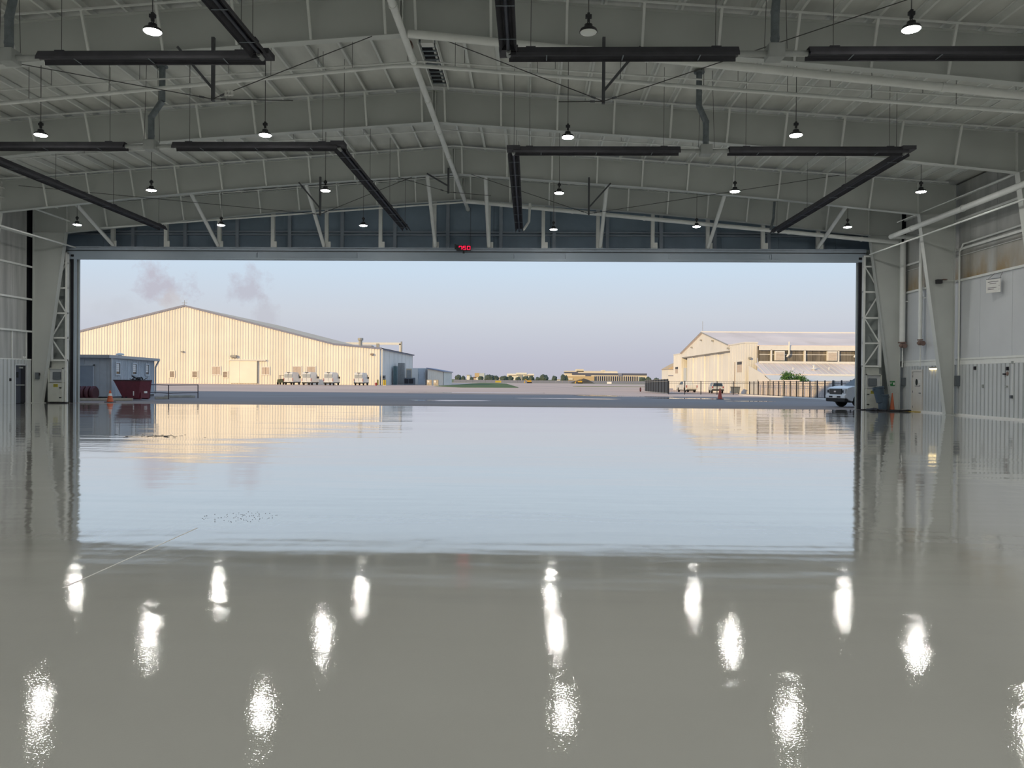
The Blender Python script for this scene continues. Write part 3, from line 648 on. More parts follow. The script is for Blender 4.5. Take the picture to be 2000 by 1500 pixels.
def wallbox(name, label, cat, sgn, y, z, w, h, d=.1, m=EBOX, x=None):
    x = (XR - .065 if sgn > 0 else XL + .065) if x is None else x
    t = thing(name, label, cat, (x - sgn * d / 2, y, z))
    a, b = sorted((x, x - sgn * d)); MB().box(a, b, y - w / 2, y + w / 2, z - h / 2, z + h / 2).build('case', m, t, bevel=.006)
    f = x - sgn * d; a, b = sorted((f, f - sgn * .015)); MB().box(a, b, y - w * .4, y + w * .4, z - h * .42, z + h * .42).build('cover', m, t)
    return t
sg = thing('hanging_sign', 'white hanging notice board below the stained insulation on the right wall', 'sign', (XR - .35, 34.6, 6.1))
MB().bar((XR - .42, 34.95, 5.88), (XR - .18, 34.3, 5.88), .03, .60).build('board', WHITE, sg)
for k, (z, l0, l1) in enumerate([(6.06, .12, .85), (5.98, .25, .7), (5.80, .12, .72), (5.73, .12, .55), (5.86, .88, .93), (5.70, .88, .93)]):
    p = Vector((XR - .42, 34.95, z)); q = Vector((XR - .18, 34.3, z)); d = q - p; nrm = Vector((d.y, -d.x, 0)).normalized() * .018
    MB().bar(p + d * l0 + nrm, p + d * l1 + nrm, .004, .022).bar(p + d * l0 - nrm, p + d * l1 - nrm, .004, .022).build('print_line', INK, sg)
MB().bar((XR - .42, 34.95, 6.19), (XR - .18, 34.3, 6.19), .04, .03).build('top_rail', EBOX, sg)
for p in ((XR - .40, 34.9), (XR - .2, 34.35)): MB().tube((p[0], p[1], 6.19), (XR - .05, p[1], 6.5), .008, 5).build('hook', ROD, sg)
lb = thing('wall_light_bar', 'lit warm light bar on the ribbed right wall by the white door', 'lamp', (XR - .08, 40.0, 2.3))
MB().box(XR - .08, XR, 39.55, 40.45, 2.30, 2.38).build('housing', EBOX, lb); MB().box(XR - .10, XR - .02, 39.57, 40.43, 2.25, 2.30).build('tube', WARMT, lb)
wallbox('electric_box', 'dark grey electric box beside the door column on the right', 'box', 1, 43.15, 1.60, .34, .44)
cb = wallbox('electric_box', 'large dark electric box at the foot of the conduit on the second right column', 'box', 1, 37.78, 1.66, .34, .50, .16)
cd = thing('conduit_pipe', 'white conduit rising from the dark box by the right column', 'pipe', (XR - .1, 37.72, 1.9))
MB().path([(XR - .1, 37.72, 1.9), (XR - .1, 37.72, 7.9), (XR - .1, 37.4, 8.22), (XR - .1, 24, 8.32)], .045, 8).build('run', STEEL2, cd, True)
MB().box(XR - .05, XR, 37.82, 37.9, 0.0, 6.5).build('dark_backing', BLACK, cd)
wallbox('speaker_box', 'small dark square vent high on the ribbed right wall', 'box', 1, 36.35, 2.26, .14, .16, .05, BLACK)
hb = wallbox('alarm_box', 'small dark alarm with brown cover under the rail on the right wall', 'box', 1, 33.9, 2.2, .13, .16, .06, BLACK)
MB().lathe([(.11, 0), (.11, -.05), (.05, -.1)], (XR, 33.95, 1.98), 12, 'x').build('brown_horn', CAST, hb); MB().box(XR - .12, XR - .03, 34.05, 34.2, 1.93, 2.0).build('horn_mouth', BLACK, hb)
sw = wallbox('switch_box', 'grey switch box on conduit on the ribbed right wall', 'box', 1, 33.6, .98, .13, .14, .07)
MB().tube((XR - .05, 33.6, 1.05), (XR - .05, 33.6, 2.5), .02, 6).build('conduit', STEEL2, sw); MB().box(XR - .08, XR - .02, 33.55, 33.68, 2.40, 2.52).build('elbow_box', GALVB, sw)
wallbox('outlet_box', 'small grey outlet low on the ribbed right wall', 'box', 1, 35.72, 1.42, .09, .16, .04, GALVB)
wallbox('outlet_plate', 'small grey plate beside the switch conduit on the right wall', 'box', 1, 33.98, 1.42, .16, .07, .04, GALVB)
sp = thing('column_floodlight', 'dark floodlight box on an arm on the second right column', 'lamp', (19.75, 37.9, 6.4))
MB().box(19.6, 19.86, 37.66, 37.86, 6.36, 6.56).build('case', LAMPH, sp, bevel=.01); MB().tube((19.9, 37.85, 6.5), (20.7, 37.85, 6.5), .02, 6).build('arm', STEEL2, sp)
MB().lathe([(.12, 0), (.13, .02), (.12, .04)], (20.05, 37.86, 6.55), 12).build('ring', CAST, sp)
ds = thing('electric_box', 'dark disconnect switch on the left door column', 'box', (-28.17, 43.3, 1.55))
MB().box(-28.27, -28.07, 43.26, 43.385, 1.36, 1.74).build('case', EBOX, ds, bevel=.006); MB().box(-28.24, -28.10, 43.245, 43.26, 1.40, 1.70).build('cover', EBOX, ds); MB().box(-28.06, -28.02, 43.28, 43.34, 1.58, 1.72).build('lever', BLACK, ds)
gs = thing('green_sign', 'green safety sign with white patch on the right door column', 'sign', (20.13, 43.37, 1.5))
MB().box(19.96, 20.30, 43.36, 43.385, 1.36, 1.64).build('board', GREEN, gs); MB().box(20.20, 20.28, 43.352, 43.36, 1.42, 1.56).build('white_patch', WHITE, gs); MB().box(19.99, 20.15, 43.352, 43.36, 1.56, 1.58).box(19.99, 20.12, 43.352, 43.36, 1.48, 1.50).build('print_line', WHITE, gs)
el = thing('exit_light', 'small white emergency light above the dark left door', 'lamp', (XL + .05, 42.55, 2.55)); MB().box(XL, XL + .1, 42.45, 42.65, 2.48, 2.6).build('case', WHITE, el, bevel=.01)
MB().tube((XL + .1, 42.47, 2.6), (XL + .14, 42.47, 2.6), .05, 10).tube((XL + .1, 42.63, 2.6), (XL + .14, 42.63, 2.6), .05, 10).build('lamp_head', WHITE, el)
wallbox('switch_plate', 'dark switch on the ribbed left wall beside the dark door', 'box', -1, 41.45, 1.33, .12, .16, .04, BLACK)

# ------------------------------------------------------------------ on the floor by the right jamb
def bin_(label, x, y, z, tilt):
    t = thing('waste_bin', label, 'bin', (x, y, z), group='stacked waste bins')
    MB().lathe([(.20, 0), (.23, .02), (.275, .78), (.30, .80), (.30, .86), (.275, .86), (.255, .80), (.21, .06)], (0, 0, 0), 20).build('body', BINM, t, True, local=True)
    for s in (-1, 1): MB().box(s * .29 - .03, s * .29 + .03, -.07, .07, .70, .76).build('handle', BINM, t, local=True)
    t.rotation_euler = (0, tilt, 0); return t
bin_('blue-grey waste bin standing on the floor by the right jamb', 19.28, 42.55, 0.03, 0)
bin_('blue-grey waste bin stuck tilted into the lower one', 19.17, 42.55, .46, rad(-11))
def cone(label, x, y, h, r, m, band=True, gz_=0.0):
    t = thing('traffic_cone', label, 'traffic cone', (x, y, gz_))
    MB().lathe([(r, .04), (r * .2, h), (r * .14, h)], (0, 0, 0), 16).build('cone_body', m, t, True, local=True)
    MB().box(-r * 1.25, r * 1.25, -r * 1.25, r * 1.25, 0, .045).build('base', BLACK, t, local=True, bevel=.01)
    if band:
        k = lambda z: r + (r * .2 - r) * (z - .04) / (h - .04) + .004
        MB().lathe([(k(h * .55), h * .55), (k(h * .75), h * .75)], (0, 0, 0), 16).build('white_band', WHITE, t, True, local=True)
    return t
cone('tall faded orange cone beside the stacked bins', 19.76, 42.5, .98, .13, ORANGE2, False)
hs = thing('rubber_hose', 'flat black rubber strip lying along the foot of the right jamb', 'hose', (19.6, 42.6, 0))
MB().path([(18.75, 43.35, .04), (18.85, 42.6, .05), (19.3, 42.1, .045), (19.8, 41.9, .04), (20.3, 41.85, .06), (20.55, 42.1, .04)], .05, 8).build('run', BLACK, hs, True)
MB().path([(18.75, 42.9, .05), (18.8, 42.55, .1), (18.9, 42.3, .05)], .07, 8).build('loop', BLACK, hs, True)
dp = MB()
for k in range(70):
    a, r_ = R.random() * 6.28, abs(R.gauss(0, .45)); x, y = -9.75 + 2.2 * r_ * math.cos(a) * .6, 20.0 + r_ * math.sin(a) * .8; s = R.uniform(.008, .035)
    dp.box(x - s, x + s * 1.6, y - s, y + s, 0, .004)
tag(dp.build('dirt_flakes', DIRT), 'patch of dark dirt flakes on the glossy floor at left', 'dirt', kind='stuff')
dp = MB()
for k in range(80):
    a, r_ = R.random() * 6.28, R.random() ** .5; x, y = -3.24 + .42 * r_ * math.cos(a), 8.55 + .34 * r_ * math.sin(a); s = R.uniform(.0015, .004)
    dp.box(x - s, x + s, y - s, y + s, 0, .003)
tag(dp.build('grit_specks', DIRT), 'small round patch of grit specks on the glossy floor', 'dirt', kind='stuff')

# ================================================================== outside
ASPH = mat('apron_asphalt', (.29, .245, .225), .8, spec=.2, var=.16, scale=.12, stretch=(.5, 1.6, 1), dirt=((.28, .25, .24), .05, .45, .62, (.4, 1.0, 1)))
FIELD = mat('sun_tinted_paving', (.62, .48, .41), .85, spec=.12, var=.12, scale=.03, stretch=(.35, 1, 1))  # paving tone with the low sun's pink warmth put into the colour
GRASS = mat('grass', (.075, .13, .03), .9, var=.25, scale=.25)
DRYGRASS = mat('dry_grass', (.17, .19, .07), .9, var=.2, scale=.1, stretch=(.3, 1, 1))
WATER = mat('puddle_water', (.05, .05, .055), .03, var=.02, spec=1.0)
SIDING = mat('cream_metal_siding', (.84, .79, .70), .6, var=.04, scale=.25, rnd=.06)
SIDING2 = mat('pale_metal_siding', (.78, .77, .74), .5, var=.04, scale=.3, rnd=.03)
SHEDM = mat('grey_blue_shed_siding', (.52, .57, .62), .55, var=.05)
TRIMB = mat('blue_grey_roof_trim', (.22, .24, .34), .5, var=.05)
ROOFM = mat('pale_metal_roof', (.82, .72, .68), .8, spec=.15, var=.08, scale=.15, rnd=.03, dirt=((.50, .42, .34), .12, .55, .8, (1, .3, 1)))
FASCIA = mat('pale_fascia', (.74, .73, .70), .5, var=.03)
VANW = mat('white_van_paint', (.72, .73, .74), .25, var=.02)
TRUCKW = mat('white_truck_paint', (.78, .82, .86), .22, var=.02)
CHROME = mat('bright_wheel_metal', (.6, .6, .62), .25, metal=.9, var=.03)
GLASSB = mat('vehicle_glass', (.03, .045, .06), .06, var=.02)
GLASSF = mat('frosted_rear_glass', (.42, .45, .47), .25, var=.03)
TYRE = mat('black_tyre', (.018, .018, .02), .8, var=.1)
REDT = mat('red_tail_lamp', (.35, .02, .02), .3, var=.02)
DUMP = mat('dark_red_hopper_paint', (.135, .018, .03), .5, var=.12)
DUMP2 = mat('dark_red_coil', (.10, .03, .04), .6, var=.2)
WOOD = mat('pale_timber', (.50, .48, .42), .8, var=.15)
BFENCE = mat('black_fence_steel', (.02, .022, .03), .5, var=.05)
MESHM = mat('dark_gate_screen', (.035, .045, .06), .7, var=.15)
PANELF = mat('pinkish_white_fence_panel', (.80, .73, .70), .65, var=.08, rnd=.04)
BOLL = mat('yellow_bollard', (.55, .42, .05), .5, var=.05)
TANK = mat('cream_tote_plastic', (.62, .52, .38), .5, var=.1)
LEAF = mat('bush_leaf', (.07, .17, .04), .7, var=.3, scale=2)
LEAFD = mat('far_tree_leaf', (.07, .10, .085), .9, var=.25, scale=.2)
BARK = mat('bark', (.10, .08, .06), .9, var=.2)
FARW = mat('far_building_cream', (.72, .66, .56), .6, var=.04)
FARB = mat('far_building_dark_band', (.10, .11, .17), .5, var=.05)
TAN = mat('tan_wall', (.55, .42, .26), .7, var=.08)
EARTH = mat('earth_mound', (.10, .08, .055), .95, var=.3, scale=.3)
DOZER = mat('yellow_machine_paint', (.62, .38, .03), .5, var=.08)
ACM = mat('grey_unit_metal', (.33, .33, .32), .6, var=.1)

def sm(x, a, b): t = min(1, max(0, (x - a) / (b - a))); return t * t * (3 - 2 * t)
def gz(x, y): return -.006 * max(0, min(y, 150) - 55) * sm(x, 1, 14) * (1 - sm(y, 190, 260))

def ground():
    xs = [-700, -400, -250, -150, -90, -60, -40, -25, -15, -8, 0, 4, 8, 11, 14, 20, 30, 45, 60, 100, 200, 400, 800]; ys = [43.6, 45, 50, 60, 75, 90, 110, 130, 150, 170, 190, 210, 235, 260, 330]
    ys2 = [330, 500, 900, 1800, 4000]
    def grid(xs, ys, name, m, label):
        b = MB(); vs = [(x, y, gz(x, y)) for y in ys for x in xs]; n = len(xs)
        b.add(vs, [(j * n + i, j * n + i + 1, (j + 1) * n + i + 1, (j + 1) * n + i) for j in range(len(ys) - 1) for i in range(n - 1)])
        o = b.build(name, m); tag(o, label, 'ground', kind='structure')
        for p in o.data.polygons: p.use_smooth = True
        return o
    grid(xs, [43.6, 45, 50, 60, 75, 84], 'apron_ground', ASPH, 'grey asphalt apron outside the hangar door')
    grid(xs, [84, 90, 110, 130, 150, 170, 190, 210, 235, 260, 330], 'ramp_ground', FIELD, 'paved ramp beyond the apron, sunlit warmth in its colour')  # begins about where the hangar's shadow ends; sunlit tone is in the material
    grid([x * 5 for x in xs], ys2, 'airfield_ground', DRYGRASS, 'distant airfield')
    MB().add([(-700, 43.6, -.3), (WL - .6, 43.6, -.3), (WL - .6, -60, -.3), (-700, -60, -.3)], [(0, 1, 2, 3)]).add([(WR + .6, 43.6, -.3), (800, 43.6, -.3), (800, -60, -.3), (WR + .6, -60, -.3)], [(0, 1, 2, 3)]).add([(-700, 43.6, -.3), (WL - .6, 43.6, -.3), (WL - .6, 43.61, 0), (-700, 43.61, 0)], [(0, 1, 2, 3)]).build('yard_ground', ASPH)['kind'] = 'structure'
ground()

def flat_patch(name, label, cat, m, pts, dz=.012, kind=None, group=None):
    """level patch on the ground through the given outline"""
    n = len(pts); b = MB(); b.add([(x, y, gz(x, y) + dz) for x, y in pts] + [(x, y, gz(x, y) - .05) for x, y in pts], [tuple(range(n))] + [(i, (i + 1) % n, (i + 1) % n + n, i + n) for i in range(n)])
    return tag(b.build(name, m), label, cat, group, kind)
def puddle(label, cx_, cy_, rx, ry, seed):
    r = random.Random(seed); pts = []
    for i in range(28):
        a = i / 28 * 2 * math.pi; k = 1 + .22 * math.sin(3 * a + seed) * r.uniform(.5, 1) + r.uniform(-.12, .12); pts.append((cx_ + rx * k * math.cos(a), cy_ + 1.9 * ry * k * math.sin(a)))
    return flat_patch('puddle', label, 'puddle', WATER, pts, .006, group='puddles on the apron')
puddle('long bright puddle on the asphalt left of the middle of the door', -6.2, 55.2, 2.9, .75, 1)
puddle('broad rainwater puddle near the foot of the dark gate', 9.0, 80, 4.6, 1.9, 2)
puddle('puddle before the black fence that mirrors the cream hangar', 14.6, 72.0, 3.4, 1.3, 3)
puddle('narrow bright puddle to the right of the tall orange cone', 17.7, 62, 2.0, .45, 4)
puddle('thin bright puddle right of the middle of the door', 3.5, 64, 4.2, .7, 5)
puddle('thin far puddle across the middle of the apron', -6.0, 88, 7.5, .9, 6)
flat_patch('grass_strip', 'bright green grass island beyond the apron', 'grass', GRASS, [(-20, 160), (-12.5, 139), (-2.2, 142), (-2.4, 150), (-8, 260), (-13, 300), (-19.5, 300), (-19.5, 182)], .05, 'stuff')
flat_patch('grass_strip', 'far pale grass strip beyond the dark gate', 'grass', DRYGRASS, [(12, 218), (60, 218), (90, 300), (16, 300)], .05, 'stuff')

# unseen neighbouring hangars, added beside this one to keep the yard in morning shade
def shading_hangar(label, x0, x1, y0, y1, he, hr):
    t = thing('shade_hangar', label, 'building', ((x0 + x1) / 2, y1, 0)); xm = (x0 + x1) / 2
    MB().prism([(x0, -.3), (x1, -.3), (x1, he), (xm, hr), (x0, he)], 'y', y0, y1).build('walls', SIDING2, t)
    for a, za, b, zb in ((x0 - .4, he, xm, hr), (xm, hr, x1 + .4, he)): MB().prism([(a, za), (b, zb), (b, zb + .25), (a, za + .25)], 'y', y0 - .5, y1 + .5).build('roof', ROOFM, t)
shading_hangar('unseen neighbouring hangar to the left, added to shade the yard', -86, -32.5, -45, 43, 11.2, 13.6)
shading_hangar('unseen neighbouring hangar to the right, added to shade the yard', 25, 70, -45, 40, 9, 11)

# ---- big cream hangar on the left
lh = thing('cream_hangar', 'large cream hangar with ribbed gable wall lit by the sun at left', 'building', (-78.2, 172, 0))
LY = 172.0
def lhz(x): return 17.5 - .248 * abs(x + 78.2) if x < -44.2 else 9.06 - .083 * (x + 44.2)
x = -112.2; k = 0
while x < -33.95:
    w_ = min(1.24, -33.9 - x); xb = x + w_ - .004
    pts = [(x, 0), (xb, 0), (xb, lhz(xb)), (x, lhz(x))]
    if x < -78.2 < xb: pts = [(x, 0), (xb, 0), (xb, lhz(xb)), (-78.2, 17.5), (x, lhz(x))]
    if x < -44.2 < xb: pts = [(x, 0), (xb, 0), (xb, lhz(xb)), (-44.2, lhz(-44.2)), (x, lhz(x))]
    m = MB().prism(pts, 'y', LY, LY + .08)
    for o in (0, .62):
        zt_ = min(lhz(x + o), lhz(x + o + .30)) - .02
        m.prism([(x + o, LY), (x + o + .06, LY - .09), (x + o + .22, LY - .09), (x + o + .30, LY)], 'z', 0.05, zt_)
    m.build('siding_panel', SIDING, lh); x += w_; k += 1
for a, b in ((-112.8, -78.2), (-78.2, -44.2), (-44.2, -33.4)):
    MB().bar((a, LY - .12, lhz(a) + .1), (b, LY - .12, lhz(b) + .1), .22, .40).build('rake_trim', TRIMB, lh)
    y1 = 236 if b < -40 else 221
    MB().add([(a, LY - .2, lhz(a) + .22), (b, LY - .2, lhz(b) + .22), (b, y1, lhz(b) + .22), (a, y1, lhz(a) + .22), (a, LY - .2, lhz(a) + .06), (b, LY - .2, lhz(b) + .06), (b, y1, lhz(b) + .06), (a, y1, lhz(a) + .06)],
             [(0, 1, 2, 3), (7, 6, 5, 4), (0, 4, 5, 1), (1, 5, 6, 2), (2, 6, 7, 3), (3, 7, 4, 0)]).build('roof_slope', mat('beige_weathered_roof', (.80, .64, .48), .9, spec=.1, var=.06, scale=.1), lh)
for k in range(8):
    a = LY + 6.0 * k; MB().box(-34.0, -33.88, a + .05, a + 5.95, 0, 8.1).box(-33.88, -33.80, a + 5.8, a + 5.95, 0, 8.1).build('side_panel', SIDING2, lh)
MB().box(-34.0, -33.4, LY, 220.5, 8.1, 8.35).build('gutter', TRIMB, lh)
MB().box(-112.3, -112.2, LY, 236, 0, 9.0).build('far_side_wall', SIDING2, lh); MB().prism([(-112.2, 0), (-34, 0), (-34, 8.1), (-44.2, 9), (-78.2, 17.4), (-112.2, 9)], 'y', 220.2, 220.5).build('back_wall', SIDING2, lh)
def lwin(x0, x1, z0, z1, shut, fr=FASCIA, pane=None, n=2, horiz=False):
    f = MB().box(x0 - .18, x1 + .18, LY - .16, LY - .05, z1, z1 + .18).box(x0 - .18, x1 + .18, LY - .16, LY - .05, z0 - .18, z0).box(x0 - .18, x0, LY - .16, LY - .05, z0, z1).box(x1, x1 + .18, LY - .16, LY - .05, z0, z1).build('window_frame', fr, lh)
    for k in range(n):
        if horiz: a = z0 + (z1 - z0) * k / n; MB().box(x0, x1, LY - .14, LY - .02, a + .04, a + (z1 - z0) / n - .04).build('pane', pane, f)
        else: a = x0 + (x1 - x0) * k / n; MB().box(a + .03, a + (x1 - x0) / n - .03, LY - .14, LY - .02, z0, z1).build('pane', pane, f)
SHUT = mat('pale_pink_shutter', (.55, .46, .40), .6, var=.08); VENT = mat('brownish_vent', (.30, .24, .21), .6, var=.1)
for (a, b, z0, z1) in [(-71.75, -69.95, 2.15, 3.85), (-67.65, -65.9, 2.15, 3.8), (-60.45, -58.8, 2.25, 3.8), (-53.4, -51.6, 2.1, 4.0), (-50.2, -48.4, 2.1, 4.0)]: lwin(a, b, z0, z1, True, pane=SHUT)
for (a, b, z0, z1) in [(-81.4, -80.4, 1.5, 2.75), (-76.25, -75.2, 1.5, 2.75), (-69.3, -68.35, 1.5, 2.75)]: lwin(a, b, z0, z1, False, fr=SIDING, pane=VENT, n=4, horiz=True)
MB().box(-67.9, -59.5, LY - .5, LY - .1, 5.28, 5.55).build('door_track', FASCIA, lh)
MB().box(-67.6, -61.55, LY - .28, LY - .12, .2, 5.3).box(-65.6, -65.5, LY - .32, LY - .28, .2, 5.3).build('sliding_door', SIDING, lh)
MB().box(-61.55, -61.4, LY - .35, LY - .1, .2, 5.3).build('door_post', ACM, lh)
MB().box(-67.5, -66.0, LY - .7, LY - .1, 5.95, 6.5).build('wall_light', ACM, lh, bevel=.1); MB().box(-78.8, -78.2, LY - .5, LY - .1, 7.05, 7.35).build('wall_light', ACM, lh, bevel=.05); MB().box(-35.9, -35.2, LY - .5, LY - .1, 6.7, 7.1).build('wall_light', VENT, lh, bevel=.05)
MB().tube((-78.2, LY, 17.6), (-78.2, LY, 18.8), .05, 5).tube((-78.8, LY, 18.2), (-77.6, LY, 18.2), .04, 5).build('roof_mast', ACM, lh)
p = at(704, 684, 196); MB().tube((p.x, 196, p.z - 1.2), (p.x, 196, p.z + 2.6), .45, 10).tube((p.x, 196, p.z + 2.5), (p.x, 196, p.z + 3.1), .7, 10).build('chimney', ACM, lh)
p = at(715, 677, 200); MB().box(p.x - 2, p.x + 1.8, 199, 202, p.z - 1.8, p.z + .3).build('roof_unit', ACM, lh, bevel=.2)
gt = thing('tall_goal_frame', 'tall white beam and post standing behind the cream hangar', 'frame', (-55, 240, 0))
p, q = at(640, 671, 240), at(783, 671.5, 240)
MB().box(p.x, q.x, 239.7, 240.3, q.z - .35, q.z + .35).build('beam', FASCIA, gt); MB().box(q.x - .5, q.x, 239.7, 240.3, 0, q.z).build('post', FASCIA, gt); MB().box(q.x, q.x + .35, 239.5, 240.5, 0, q.z + .7).build('dark_post', ACM, gt)
p = at(739, 671, 240); MB().box(p.x - .6, p.x + .3, 239.6, 240.4, 0, p.z).build('post', ACM, gt)

# things along the shaded side of the cream hangar
def yard_box(name, label, cat, px0, px1, py0, py1, Y, m, dep=2.0, parts=None):
    a, b = at(px0, py1, Y), at(px1, py0, Y); t = thing(name, label, cat, ((a.x + b.x) / 2, Y, 0))
    MB().box(a.x, b.x, Y, Y + dep, 0, b.z).build('casing', m, t, bevel=.03)
    for fx0, fx1, fz0, fz1, m2, nm in parts or []:
        MB().box(a.x + (b.x - a.x) * fx0, a.x + (b.x - a.x) * fx1, Y - .06, Y + .02, b.z * fz0, b.z * fz1).build(nm, m2, t)
    return t
GREENB = mat('dull_green_unit', (.10, .16, .17), .6, var=.1)
yard_box('tall_cabinet', 'tall dull green cabinet by the shaded hangar wall', 'cabinet', 768, 774, 715, 748, 187, GREENB, 2, [(.1, .9, .1, .95, GREENB, 'door')])
yard_box('tall_cabinet', 'tall grey cabinet by the shaded hangar wall', 'cabinet', 777, 789, 709, 748, 191.5, ACM, 2, [(.08, .48, .08, .95, ACM, 'door'), (.52, .92, .08, .95, ACM, 'door')])
yard_box('air_unit', 'pale square air unit beside the tall grey cabinet', 'air unit', 793, 804, 720, 748, 204, TANK, 3, [(.1, .9, .4, .9, ACM, 'grille')])
yard_box('skip_container', 'dark low skip in front of the air unit', 'skip', 789, 808, 738, 749, 184.5, EBOX, 2.5, [(.05, .45, .2, .85, BLACK, 'side_panel'), (.5, .95, .2, .85, BLACK, 'side_panel')])
yard_box('white_container', 'white site container at the end of the cream hangar', 'container', 804, 831, 719, 749.5, 189, SIDING2, 5, [(.5, .52, .35, .75, INK, 'seam'), (.9, .92, .35, .75, INK, 'seam'), (.02, .45, .03, .98, SIDING2, 'door'), (.47, .98, .03, .98, SHEDM, 'door')])
yard_box('shelf_rack', 'open grey shelf rack at the hangar corner', 'rack', 744, 752, 733, 749, 173, ACM, 1, [(.1, .9, .1, .3, INK, 'shelf_gap'), (.1, .9, .4, .6, INK, 'shelf_gap'), (.1, .9, .7, .9, INK, 'shelf_gap')])
for px, w in ((738, 'left of the rack'), (749.5, 'in front of the rack'), (752.8, 'right of the rack')):
    p = at(px, 745, 168 if px < 745 else 165); t = thing('bollard', 'yellow bollard %s at the hangar corner' % w, 'bollard', (p.x, p.y, 0), group='yellow bollards')
    MB().tube((p.x, p.y, 0), (p.x, p.y, 1.15), .16, 10).lathe([(.16, 1.15), (.10, 1.24), (.01, 1.26)], (p.x, p.y, 0), 10).build('post', BOLL, t, True); MB().box(p.x - .17, p.x + .17, p.y - .17, p.y + .17, 0, .06).build('footing', FASCIA, t)
hd = thing('fire_hydrant', 'small red-brown hydrant by the hangar corner', 'hydrant', (at(734.5, 750, 160).x, 160, 0)); xx = hd.location.x
MB().lathe([(.22, 0), (.22, .08), (.15, .1), (.15, .45), (.2, .5), (.12, .62), (.03, .68)], (xx, 160, 0), 10).tube((xx - .3, 160, .35), (xx + .3, 160, .35), .08, 8).build('body', REDT, hd, True)

ss = thing('small_shed', 'small cream shed with lean roof beyond the containers', 'shed', (-21.5, 186, 0))
sa = at(835, 750, 186).x; sb = at(866, 750, 186).x; sc_ = -20.3
m = MB(); m.prism([(sa, 0), (sb, 0), (sb, 3.25), (sa, 4.0)], 'y', 186, 186.1)
for k in range(8): a = sa + (sb - sa) * k / 8; m.box(a, a + .06, 185.95, 186, 0, 4.0 - .75 * (k + .5) / 8 - .05)
m.build('front_wall', SIDING, ss); MB().box(sb - .1, sb, 186, 206, 0, 3.2).build('side_wall', SIDING2, ss)
MB().prism([(sa - .3, 4.02), (sb + .3, 3.2), (sb + .3, 3.4), (sa - .3, 4.22)], 'y', 185.6, 206.4).build('roof', TRIMB, ss)
def tote(label, px, Y):
    a = at(px, 750, Y).x; t = thing('liquid_tote', label, 'tote', (a, Y, 0), group='caged liquid totes')
    MB().box(a - .55, a + .55, Y - .5, Y + .5, .18, 1.3).build('tank', TANK, t, bevel=.08)
    for k in range(5): z = .25 + .25 * k; MB().box(a - .58, a + .58, Y - .54, Y - .5, z, z + .03).build('cage_bar', ACM, t)
    for k in range(4): MB().box(a - .58 + .375 * k, a - .55 + .375 * k, Y - .54, Y - .5, .15, 1.33).build('cage_bar', ACM, t)
    MB().box(a - .58, a + .58, Y - .52, Y + .52, 0, .15).build('pallet', WOOD, t)
    MB().box(a - .45, a + .05, Y - .56, Y - .53, .7, 1.15).build('label_plate', WHITE, t); return t
tote('caged liquid tote in front of the small shed, left one', 839, 175); tote('caged liquid tote in front of the small shed, right one', 852, 172)

# vans
def van(label, loc, rz):
    t = thing('delivery_van', label, 'van', loc, rz, group='white vans before the cream hangar')
    side = [(0, .45), (.02, 1.2), (.05, 2.3), (.12, 2.62), (.6, 2.72), (4.2, 2.70), (4.75, 2.45), (5.35, 1.45), (5.85, 1.22), (5.98, .9), (5.95, .45)]
    b = MB().prism(side, 'x', -.98, .98)
    for v in b.v:
        if v.z > 1.25: v.x *= 1 - .13 * (v.z - 1.25) / 1.45
    b.build('body', VANW, t, bevel=.05, local=True)
    for s in (-1, 1): MB().box(s * .47 - .36, s * .47 + .36, -.02, .08, 1.55, 2.28).build('rear_window', GLASSF, t, local=True, bevel=.02)
    MB().box(-.01, .01, -.012, .05, .55, 2.55).build('door_seam', INK, t, local=True)
    MB().box(-.98, .98, -.12, .1, .38, .62).build('bumper', TYRE, t, local=True, bevel=.03); MB().box(-.26, .26, -.135, -.11, .62, .76).build('number_plate', WHITE, t, local=True)
    for s in (-1, 1):
        MB().box(s * .94 - .05, s * .94 + .05, -.03, .1, .85, 1.45).build('tail_lamp', REDT, t, local=True)
        MB().prism([(4.35, 1.45), (5.2, 1.45), (4.75, 2.2), (4.35, 2.25)], 'x', s * .93 - .03, s * .93 + .03).build('cab_window', GLASSB, t, local=True)
        MB().box(s * 1.12 - .1, s * 1.12 + .1, 4.75, 4.9, 1.4, 1.85).build('mirror', TYRE, t, local=True); MB().box(s * .98 - .02, s * .98 + .02, .3, 5.6, .45, .62).build('side_trim', TYRE, t, local=True)
        for y in (1.05, 4.85):
            MB().lathe([(.2, -.12), (.34, -.12), (.36, -.08), (.36, .08), (.34, .12), (.2, .12)], (s * .86, y, .36), 14, 'x').build('wheel', TYRE, t, True, local=True)
    MB().box(-.3, .3, -.01, .12, 2.6, 2.7).build('brake_light', INK, t, local=True)
    return t
v0 = van('white van next to the utility cart, leftmost of the parked vans', (-50.0, 163.5, 0), 0)
for px, Y, lab in ((598.5, 158.5, 'white van second from the left, parked close to the leftmost'), (641, 158.0, 'white van third from the left, parked on its own'), (700, 162, 'white van parked nearest the hangar corner')):
    c = copy_tree(v0); c.location = (at(px, 750, Y).x, Y, 0); c['label'] = lab
v0.location.x = at(563, 750, 163.5).x
ut = thing('utility_cart', 'small dark green utility cart beside the leftmost van', 'cart', (at(547, 750, 166).x, 166, 0))
MB().box(-.65, .65, 0, 2.4, .45, .95).box(-.62, .62, 0, .9, .95, 1.15).build('body', mat('dark_green_paint', (.04, .06, .04), .5, var=.05), ut, local=True, bevel=.04)
